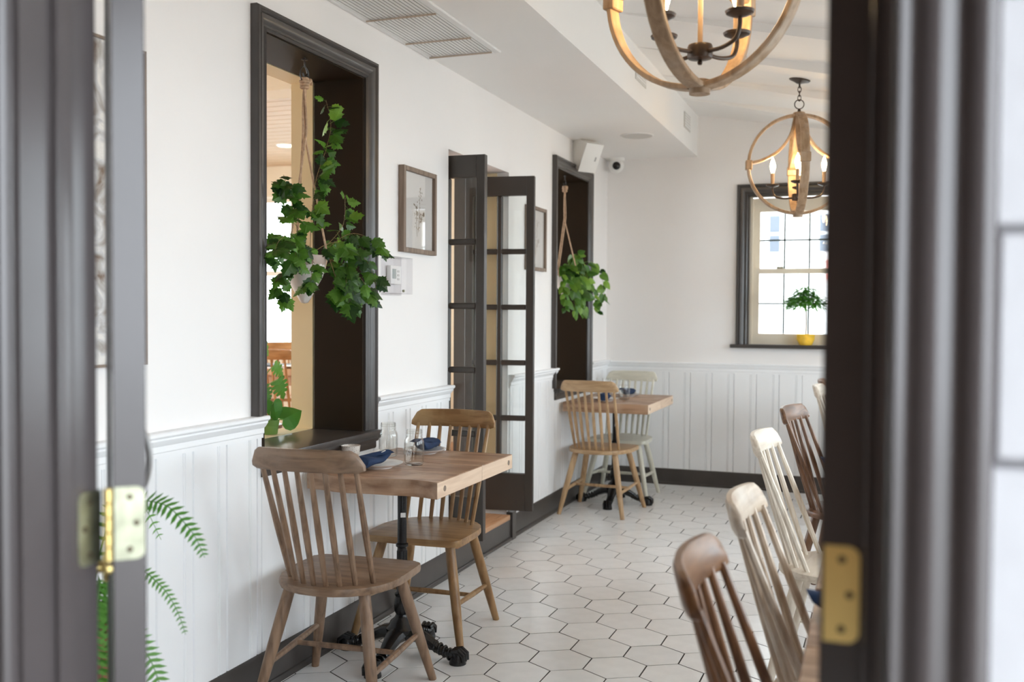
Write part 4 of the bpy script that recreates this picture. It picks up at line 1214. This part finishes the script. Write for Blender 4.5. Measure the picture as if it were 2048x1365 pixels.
# split-leaf outline
SPL = [(0, 0), (0.18, -0.06), (0.34, 0.04), (0.30, 0.12), (0.18, 0.16), (0.36, 0.20), (0.40, 0.30), (0.20, 0.34), (0.36, 0.42), (0.35, 0.52), (0.16, 0.52), (0.28, 0.62), (0.24, 0.72), (0.10, 0.70), (0.14, 0.84), (0, 1.05)]
split = leaf_mesh('leaf', SPL, 'leaf_philo', 0.12, 0.5, 0)
leafy('potted_philodendron', 'heart-leaved potted plant on the sill behind the first interior window', (-2.395, 3.545, SILL+0.026),
      [(0.02, 0.0, 0.135, 0.1, 0.15, -0.95, 0.085, 0), (0.02, 0.07, 0.055, 0.25, 0.85, 0.30, 0.120, 0), (-0.02, -0.07, 0.07, 0, -0.5, -0.3, 0.07, 0), (0.0, 0.06, 0.10, 0.1, 0.6, -0.6, 0.06, 0)], 0.042, 0.06, 'stem_green', [heart_big])
leafy('potted_monstera', 'split-leaf potted plant on a stand in the room beyond', (-2.99, 4.34, 0.801),
      [(0.02, 0.10, 0.30, 0.2, 0.7, -0.5, 0.11, 0), (0.0, 0.16, 0.22, 0.1, 0.5, -0.8, 0.14, 0), (-0.05, -0.06, 0.36, 0.2, 0.5, -0.4, 0.11, 0), (0.0, 0.0, 0.42, 0.1, 0.8, -0.5, 0.13, 0), (0.05, -0.05, 0.20, 0.2, 0.3, -0.8, 0.11, 0),
       (0, 0.05, 0.14, 0.1, -0.4, -0.6, 0.10, 0), (0.0, -0.1, 0.26, 0.1, -0.7, -0.4, 0.14, 0)], 0.07, 0.12, 'terracotta', [split])
tag(B().lathe([(0.12, 0), (0.13, 0.02), (0.025, 0.05), (0.022, 0.57), (0.11, 0.60), (0.115, 0.628), (0, 0.629)], 24).build('plant_stand', 'wood_umber_dark', None, (-2.99, 4.34, ZF2)), 'dark round plant stand in the room beyond', 'stand')

# fern behind the entry leaf
fern = empty('potted_fern', 'green sword fern half hidden behind the entry door leaf', 'plant', (-1.87, 1.96, 0))
B().lathe([(0, 0.40), (0.08, 0.40), (0.085, 0.41), (0.115, 0.56), (0.122, 0.56), (0.122, 0.585), (0.105, 0.585), (0.10, 0.56), (0, 0.555)], 26).build('pot', 'terracotta', fern)
def frond(par, pts, n, wmax):
    path = bez(pts, 7)
    b_ = B().tube(path, [0.0022*(1-0.75*i/len(path)) for i in range(len(path))], 5)
    m_ = len(path)-1
    for i in range(n):
        q = 0.06 + 0.93*i/n
        k = min(m_-1, int(q*m_))
        p = path[k].lerp(path[k+1], q*m_-k)
        d = (path[k+1]-path[k]).normalized()
        sd = d.cross(Vector((0.25, -0.6, 0.8))).normalized()
        ln = wmax*min(1, (q+0.08)*5)*(1-q)**0.55 + 0.006
        wd = min(0.0058, ln*0.2)
        nn = d.cross(sd)
        for s_ in (1, -1):
            t_ = (sd*s_ + d*0.32 + Vector((0, 0, -0.18))).normalized()
            a = p - d*wd*0.7; c2 = p + d*wd*0.7
            mid1 = p + t_*ln*0.5
            e_ = p + t_*ln
            b_.bm.faces.new([b_.bm.verts.new(x_) for x_ in (a, mid1 - d*wd, e_, mid1 + d*wd*0.8 + nn*0.001, c2)])
    return b_.build('frond', 'leaf_fern', par, smooth=180)
fr_paths = [[(0, 0, .56), (0.11, 0.03, .86), (0.20, 0.04, .90), (0.29, 0.04, .84), (0.332, 0.04, .775)],
            [(0, 0, .56), (0.13, 0.02, .72), (0.20, 0.03, .70), (0.245, 0.04, .64), (0.27, 0.045, .575)],
            [(0, 0, .56), (0.13, -0.02, .60), (0.19, 0, .53), (0.225, 0.01, .44), (0.24, 0.01, .36)],
            [(0, 0, .56), (0.10, -0.06, .72), (0.125, -0.10, .66), (0.13, -0.13, .50), (0.13, -0.14, .34)],
            [(0, 0, .56), (0.08, -0.05, .64), (0.10, -0.10, .55), (0.105, -0.13, .40), (0.105, -0.14, .22)],
            [(0, 0, .56), (0.03, -0.06, .80), (0.05, -0.12, .78), (0.06, -0.16, .60), (0.06, -0.17, .42)],
            [(0, 0, .56), (-0.01, -0.05, .76), (0.0, -0.10, .70), (0.01, -0.13, .50), (0.01, -0.14, .30)],
            [(0, 0, .56), (-0.04, -0.05, .72), (-0.05, -0.12, .66), (-0.05, -0.15, .50), (-0.05, -0.16, .32)],
            [(0, 0, .56), (0.05, -0.05, .66), (0.06, -0.12, .58), (0.06, -0.15, .44), (0.06, -0.155, .28)],
            [(0, 0, .56), (-0.06, 0.02, .82), (-0.14, 0.05, .86), (-0.20, 0.06, .74)],
            [(0, 0, .56), (0.0, 0.08, .84), (0.0, 0.18, .88), (0.0, 0.28, .74)],
            [(0, 0, .56), (-0.05, -0.08, .86), (-0.10, -0.18, .84), (-0.12, -0.26, .66)],
            [(0, 0, .56), (0.02, -0.02, .70), (0.04, -0.08, .66), (0.05, -0.11, .52), (0.05, -0.12, .40)],
            [(0, 0, .56), (0.0, -0.04, .62), (0.02, -0.09, .56), (0.03, -0.12, .42), (0.03, -0.13, .24)],
            [(0, 0, .56), (-0.08, -0.03, .66), (-0.15, -0.06, .58), (-0.19, -0.08, .42)]]
for k in range(14):
    a = math.radians(-125 + 9.5*k)
    l_ = 0.15 + 0.03*math.sin(k*2.3); h_ = 0.66 + 0.05*math.sin(k*1.7); e_ = 0.26 + 0.10*math.cos(k*2.9)
    fr_paths.append([(0, 0, .56), (0.5*l_*math.cos(a), 0.5*l_*math.sin(a), h_), (0.9*l_*math.cos(a), 0.9*l_*math.sin(a), h_-0.07), (1.05*l_*math.cos(a), 1.05*l_*math.sin(a), (h_+e_)/2), (1.1*l_*math.cos(a), 1.1*l_*math.sin(a), e_)])
for i, p in enumerate(fr_paths): frond(fern, p, 23, 0.044 if i != 1 else 0.020)
fs = empty('plant_stand', 'dark three-legged stand under the fern', 'stand', (-1.87, 1.96, 0))
B().lathe([(0, 0.37), (0.12, 0.37), (0.125, 0.38), (0.125, 0.395), (0, 0.399)], 24).build('shelf', 'wood_umber_dark', fs)
for k in range(3):
    a = 0.5 + k*2*math.pi/3
    B().tube([(0.09*math.cos(a), 0.09*math.sin(a), 0.372), (0.15*math.cos(a), 0.15*math.sin(a), 0)], [0.012, 0.010], 8).build('leg', 'wood_umber_dark', fs)

# little standard tree on the end wall sill
tp = empty('potted_topiary', 'small umbrella-shaped potted plant in a yellow bowl on the window sill', 'plant', (-0.497, YF-0.002, WZ0+0.001))
B().lathe([(0.0, 0.0), (0.045, 0.0), (0.050, 0.004), (0.068, 0.045), (0.070, 0.085), (0.067, 0.085), (0.064, 0.05), (0, 0.045)], 24).build('bowl', 'yellow_glaze', tp)
B().tube(bez([(0, 0, 0.05), (0.003, 0, 0.18), (-0.002, 0, 0.33)], 5), [0.006]*11, 6).build('trunk', 'stem', tp)
fo = B()
r3 = random.Random(5)
for k in range(760):
    a = r3.uniform(0, 2*math.pi); rr = r3.uniform(0, 1)**0.6*0.150
    p = Vector((rr*math.cos(a), rr*math.sin(a)*0.7, 0.37 + r3.uniform(-0.06, 0.075)*(1-rr*3) - rr*rr*2.6 + (0.02 if rr < 0.1 else 0)))
    d = Vector((math.cos(a), math.sin(a), r3.uniform(-1.0, 0.4))).normalized()
    s_ = d.cross(Vector((0.2, 0.1, 1))).normalized()*0.015
    ln = r3.uniform(0.03, 0.06)
    fo.quad([p, p+d*ln*0.5+s_, p+d*ln, p+d*ln*0.5-s_])
tag(fo.build('foliage', 'leaf_fern', tp, smooth=180), kind='stuff')

# ------------------------------------------------------------------ pictures, art, thermostat
def picture(name, lab, y0, y1, z0, z1, seed):
    t = empty(name, lab, 'picture', (XW, (y0+y1)/2, (z0+z1)/2), group='framed botanical prints')
    hw, hh = (y1-y0)/2, (z1-z0)/2
    b_, d = 0.022, 0.032
    for (a, c_, e_, g) in ((-hw, -hw+b_, -hh, hh), (hw-b_, hw, -hh, hh)):
        B().box(0.001, d, a, c_, e_, g, 0.002).build('frame_side', 'frame_wood', t)
    for (e_, g) in ((-hh, -hh+b_), (hh-b_, hh)):
        B().box(0.001, d-0.0005, -hw+b_, hw-b_, e_, g, 0.002).build('frame_side', 'frame_wood', t)
    B().box(0.001, 0.016, -hw+b_, hw-b_, -hh+b_, hh-b_).build('mat_board', 'paper', t)
    B().box(0.0195, 0.0205, -hw+b_, hw-b_, -hh+b_, hh-b_).build('glass', 'picture_glass', t)
    r4 = random.Random(seed)
    pr = B()
    for (ox, top, base) in ((-0.03, 0.03, -0.12), (0.02, 0.115, -0.10), (0.055, 0.0, -0.06)):
        P = [(0.0165, ox*0.25-0.005, base), (0.0165, ox*0.6, (base+top)/2), (0.0165, ox, top)]
        pr.tube(bez(P, 4), 0.0009, 5, flat=0.3)
        for k in range(26):
            q = r4.uniform(0.25, 1.0)
            cy_, cz_ = ox*(0.3+0.7*q) + r4.gauss(0, 0.014*(1.3-q*0.6)), base+(top-base)*q + r4.gauss(0, 0.006)
            s_ = r4.uniform(0.003, 0.0075)*(1.3 if q > 0.85 else 1)
            a = r4.uniform(0, 3)
            pr.bm.faces.new([pr.bm.verts.new((0.0166, cy_+s_*math.cos(a+w_)*(1.0 if j % 2 else 0.6), cz_+s_*math.sin(a+w_)*(1.0 if j % 2 else 0.6))) for j, w_ in enumerate([math.pi/3*j for j in range(6)])])
    pr.build('botanical_print', 'print_brown', t)
    return t
picture('framed_print', 'brown framed print of dried flowers above the thermostat', 4.135, 4.50, 1.668, 2.072, 3)
picture('framed_print', 'brown framed print partly hidden by the open french door leaf', 5.90, 6.262, 1.662, 2.076, 9)
ar = empty('wall_art', 'tall weathered grey and white relief panel in a thin brown frame', 'artwork', (XW, 1.905, 1.69))
B().box(0.003, 0.022, -0.50, 0.50, -0.462, 0.462).build('panel', 'plaster_art', ar)
for (a, c_, e_, g) in ((-0.507, -0.50, -0.47, 0.47), (0.50, 0.507, -0.47, 0.47)): B().box(0.001, 0.030, a, c_, e_, g).build('frame_side', 'frame_wood', ar)
for (e_, g) in ((-0.47, -0.462), (0.462, 0.47)): B().box(0.001, 0.030, -0.50, 0.50, e_, g).build('frame_side', 'frame_wood', ar)
th = empty('thermostat_guard', 'clear plastic locking box over a white thermostat', 'thermostat', (XW, 3.968, 1.468))
for nm, bxx in (('cover_front', (0.062, 0.065, 0, 0.192, 0, 0.168)), ('cover_side', (0.001, 0.062, 0, 0.003, 0, 0.168)), ('cover_side', (0.001, 0.062, 0.189, 0.192, 0, 0.168)), ('cover_top', (0.001, 0.062, 0.003, 0.189, 0.165, 0.168)), ('cover_bottom', (0.001, 0.062, 0.003, 0.189, 0, 0.003))):
    B().box(*bxx).build(nm, 'acrylic', th)
B().box(0.0005, 0.004, -0.008, 0.20, -0.006, 0.174, 0.002).build('base_plate', 'acrylic', th)
bd = B().box(0.004, 0.026, 0.045, 0.150, 0.045, 0.130, 0.004, 2).build('thermostat', 'plastic_white', th)
B().box(0.0262, 0.0268, 0.060, 0.098, 0.070, 0.115).build('screen', 'screen_grey', bd)
for k in range(3): B().box(0.0262, 0.028, 0.108, 0.130, 0.064+0.018*k, 0.074+0.018*k, 0.001).build('button', 'grille_grey', bd)
B().lathe([(0.006, 0), (0.006, 0.008), (0.003, 0.010), (0, 0.010)], 12, (0.064, 0.09, 0.014), 'X').build('lock', 'brass_pale', th)

# ------------------------------------------------------------------ ceiling and wall fittings
vt = empty('ceiling_vent', 'long white louvred air grille in the soffit above the first interior window', 'vent', (0, 0, 0))
VX0, VX1, VY0, VY1 = -2.070, -1.742, 3.35, 4.438
B().box(VX0, VX1, VY0, VY1, ZS-0.002, ZS-0.0005).build('backing', 'vent_dark', vt)
for (a, b_, c_, e_) in ((VX0-0.018, VX0, VY0-0.03, VY1+0.03), (VX1, VX1+0.035, VY0-0.03, VY1+0.03)): B().box(a, b_, c_, e_, ZS-0.012, ZS-0.0004, 0.003).build('frame_side', 'vent_white', vt)
for (c_, e_) in ((VY0-0.03, VY0), (VY1, VY1+0.03)): B().box(VX0, VX1, c_, e_, ZS-0.012, ZS-0.0004, 0.003).build('frame_side', 'vent_white', vt)
sl = B().box(-0.0070, 0.0070, 0, VY1-VY0, -0.0012, 0.0012).mesh('slat', 'vent_white')
for k in range(17): link('slat', sl, vt, (VX0+0.010+(VX1-VX0-0.02)*k/16, VY0, ZS-0.0085), (0, math.radians(2), 0))
for y in (3.79, 4.170, 4.432): B().box(VX0, VX1, y-0.004, y+0.004, ZS-0.0185, ZS-0.013).build('cross_bar', 'vent_rust', vt)
def face_vent(lab, y, z, w_, h_):
    t = empty('wall_register', lab, 'vent', (XS, y, z), group='soffit registers')
    B().box(0.0003, 0.006, -w_/2, w_/2, -h_/2, h_/2, 0.002).build('frame', 'grille_grey', t)
    for k in range(5):
        zz = -h_/2+0.02+(h_-0.04)*k/4
        B().box(0.006, 0.010, -w_/2+0.015, w_/2-0.015, zz-0.005, zz+0.005).build('slat', 'vent_white', t)
face_vent('small white register on the soffit face behind the nearer pendant', 5.89, 2.83, 0.28, 0.11)
face_vent('small white register on the soffit face at the far end', 7.46, 2.835, 0.25, 0.12)
cs = empty('ceiling_speaker', 'round flush speaker grille in the soffit near the far corner', 'speaker', (-1.60, 6.89, ZS))
B().lathe([(0.118, 0), (0.118, -0.004), (0.110, -0.006), (0.110, 0)], 32).build('rim', 'vent_white', cs)
B().lathe([(0, -0.004), (0.109, -0.004), (0.109, -0.0005), (0, -0.0005)], 32).build('grille', 'grille_grey', cs)
sp = empty('wall_speaker', 'white box speaker angled down above the second interior window', 'speaker', (-2.012, 6.985, 2.555))
sp.rotation_euler = (math.radians(0), math.radians(28), math.radians(-35))
B().box(-0.075, 0.075, -0.075, 0.075, -0.105, 0.105, 0.008, 2).build('cabinet', 'speaker_white', sp)
B().box(0.075, 0.088, -0.080, 0.080, -0.110, 0.110, 0.006, 2).build('grille', 'plastic_white', sp)
B().box(0.0885, 0.0892, 0.035, 0.048, -0.020, 0.012).build('badge', 'steel', sp)
B().tube([(-0.07, 0, 0.02), (-0.095, 0.03, 0.02)], 0.012, 8).build('bracket', 'bronze_dark', sp)
sc_ = empty('security_camera', 'white dome security camera with a black lens in the far corner', 'camera', (-1.985, 7.83, ZS))
B().lathe([(0, 0), (0.066, 0), (0.066, -0.016), (0.060, -0.026), (0, -0.028)], 24).build('base', 'plastic_white', sc_)
R_ = 0.060
ball = B().lathe([(0, R_)] + [(R_*math.sin(math.pi*k/12), R_*math.cos(math.pi*k/12)) for k in range(1, 12)] + [(0, -R_)], 24).build('eyeball', 'plastic_white', sc_, (0, 0, -0.062))
dv = (Vector((0.10, 0.0, 1.50)) - Vector((-1.985, 7.83, 2.60))).normalized()
lz = B().lathe([(0, 0.064), (0.020, 0.063), (0.031, 0.057), (0.033, 0.050), (0.033, 0.02)], 20).build('lens', 'lens_black', ball)
lz.rotation_euler = dv.to_track_quat('Z', 'Y').to_euler()

# ------------------------------------------------------------------ pendant lights
def pendant(lab, loc, rot, aoff):
    t = empty('orb_chandelier', lab, 'chandelier', loc, rot, group='wooden orb chandeliers')
    R = 0.300
    bwid, bth = 0.050, 0.017
    def band(path, name):
        # rectangular section swept in the local x-z plane; width along y
        rings = []
        for i, p in enumerate(path):
            d = (path[min(i+1, len(path)-1)] - path[max(i-1, 0)]).normalized()
            nrm = Vector((-d.z, 0, d.x))
            y = Vector((0, 1, 0))
            rings.append([p + nrm*a*bth/2 + y*b_*bwid/2 for a, b_ in ((-1, -0.86), (-0.7, -1), (0.7, -1), (1, -0.86), (1, 0.86), (0.7, 1), (-0.7, 1), (-1, 0.86))])
        return B().loft(rings).mesh(name, 'lamp_wood', 30)
    outer = band([Vector((R*math.sin(a), 0, R*math.cos(a))) for a in [math.radians(5+170*k/30) for k in range(31)]], 'orb_rib')
    inner = band(bez([Vector((0.022, 0, R*0.97)), Vector((0.050, 0, R*0.60)), Vector((0.120, 0, R*0.28)), Vector((0.215, 0, R*0.10)), Vector((R-0.012, 0, 0.012))], 5), 'inner_rib')
    block = B().box(R-0.022, R+0.017, -0.030, 0.030, -0.028, 0.028, 0.003).mesh('joint_block', 'lamp_wood')
    for k in range(4):
        rz = math.pi/2*k
        for nm, me in (('orb_rib', outer), ('inner_rib', inner), ('joint_block', block)): link(nm, me, t, None, (0, 0, rz))
    B().lathe([(0, -0.322), (0.030, -0.322), (0.031, -0.305), (0.038, -0.302), (0.038, -0.285), (0.024, -0.280), (0, -0.280)], 22).build('bottom_finial', 'lamp_wood', t)
    B().lathe([(0, 0.316), (0.034, 0.316), (0.038, 0.308), (0.036, 0.282), (0, 0.278)], 22).build('top_hub', 'lamp_wood', t)
    B().tube([(0, 0, 0.28), (0, 0, -0.19)], 0.0075, 10).build('rod', 'candle_sleeve', t)
    B().lathe([(0, -0.238), (0.006, -0.236), (0.008, -0.230), (0.005, -0.224), (0.034, -0.219), (0.0365, -0.212), (0.0365, -0.186), (0.034, -0.180), (0, -0.180)], 22).build('hub', 'bronze_dark', t)
    for k in range(4):
        a = aoff + math.pi/2*k
        rr = 0.152
        arm = B().tube(bez([(0.030, 0, -0.203), (0.085, 0, -0.205), (0.135, 0, -0.192), (rr, 0, -0.160), (rr, 0, -0.132)], 4), 0.0062, 8).build('arm', 'bronze_dark', t, None, (0, 0, a))
        B().lathe([(0.006, -0.136), (0.020, -0.134), (0.038, -0.126), (0.041, -0.119), (0.038, -0.117), (0.014, -0.119), (0, -0.119)], 20, (rr, 0, 0)).build('drip_cup', 'bronze_dark', arm)
        B().lathe([(0.0115, -0.119), (0.0115, -0.048), (0.008, -0.046), (0, -0.046)], 14, (rr, 0, 0)).build('candle_sleeve', 'candle_sleeve', arm)
        B().lathe([(0, -0.047), (0.008, -0.045), (0.011, -0.036), (0.0165, -0.016), (0.0165, 0.000), (0.012, 0.020), (0.006, 0.036), (0.0015, 0.047), (0, 0.048)], 16, (rr, 0, 0)).build('bulb', 'bulb_glow', arm)
    # ring, chain and canopy
    zc = ceil_z(loc[0]) - loc[2]
    B().lathe([(0.010, 0.314), (0.010, 0.330), (0.005, 0.340), (0, 0.341)], 12).build('loop_base', 'bronze_dark', t)
    B().torus((0, 0, 0.366), 0.028, 0.0032, 'Y', 24, 8).build('hanging_ring', 'bronze_dark', t)
    z = 0.392
    k = 0
    while z < zc - 0.05:
        lk = B().torus((0, 0, 0), 0.010, 0.0024, 'X' if k % 2 else 'Y', 14, 6).move(Matrix.Diagonal((1, 1, 1.7, 1))).build('chain_link', 'bronze_dark', t, (0, 0, z+0.012))
        z += 0.026; k += 1
    B().tube([(0, 0, zc-0.055), (0, 0, zc-0.012)], 0.006, 8).build('stem', 'bronze_dark', t)
    cn = B().lathe([(0.012, -0.030), (0.030, -0.022), (0.060, -0.012), (0.066, -0.004), (0.066, 0.0), (0, 0.0)], 26).build('canopy', 'bronze_dark', t, (0, 0, zc-0.002))
    sl_ = math.atan(-CSL)
    cn.matrix_basis = Matrix.Translation((0, 0, zc-0.002)) @ (Matrix.Rotation(-rot, 4, 'Z') @ Matrix.Rotation(sl_, 4, 'Y') @ Matrix.Rotation(rot, 4, 'Z'))
    return t
VA = math.atan2(-1.0, 0.0)
pendant('wooden orb chandelier with candle bulbs nearest the entry, cropped by the top edge', (-0.486, 2.888, 2.343), math.radians(72.5), math.radians(-18))
pendant('wooden orb chandelier hanging by a chain in front of the sash window', (-0.450, 6.289, 2.306), math.radians(11.7), math.radians(-9))
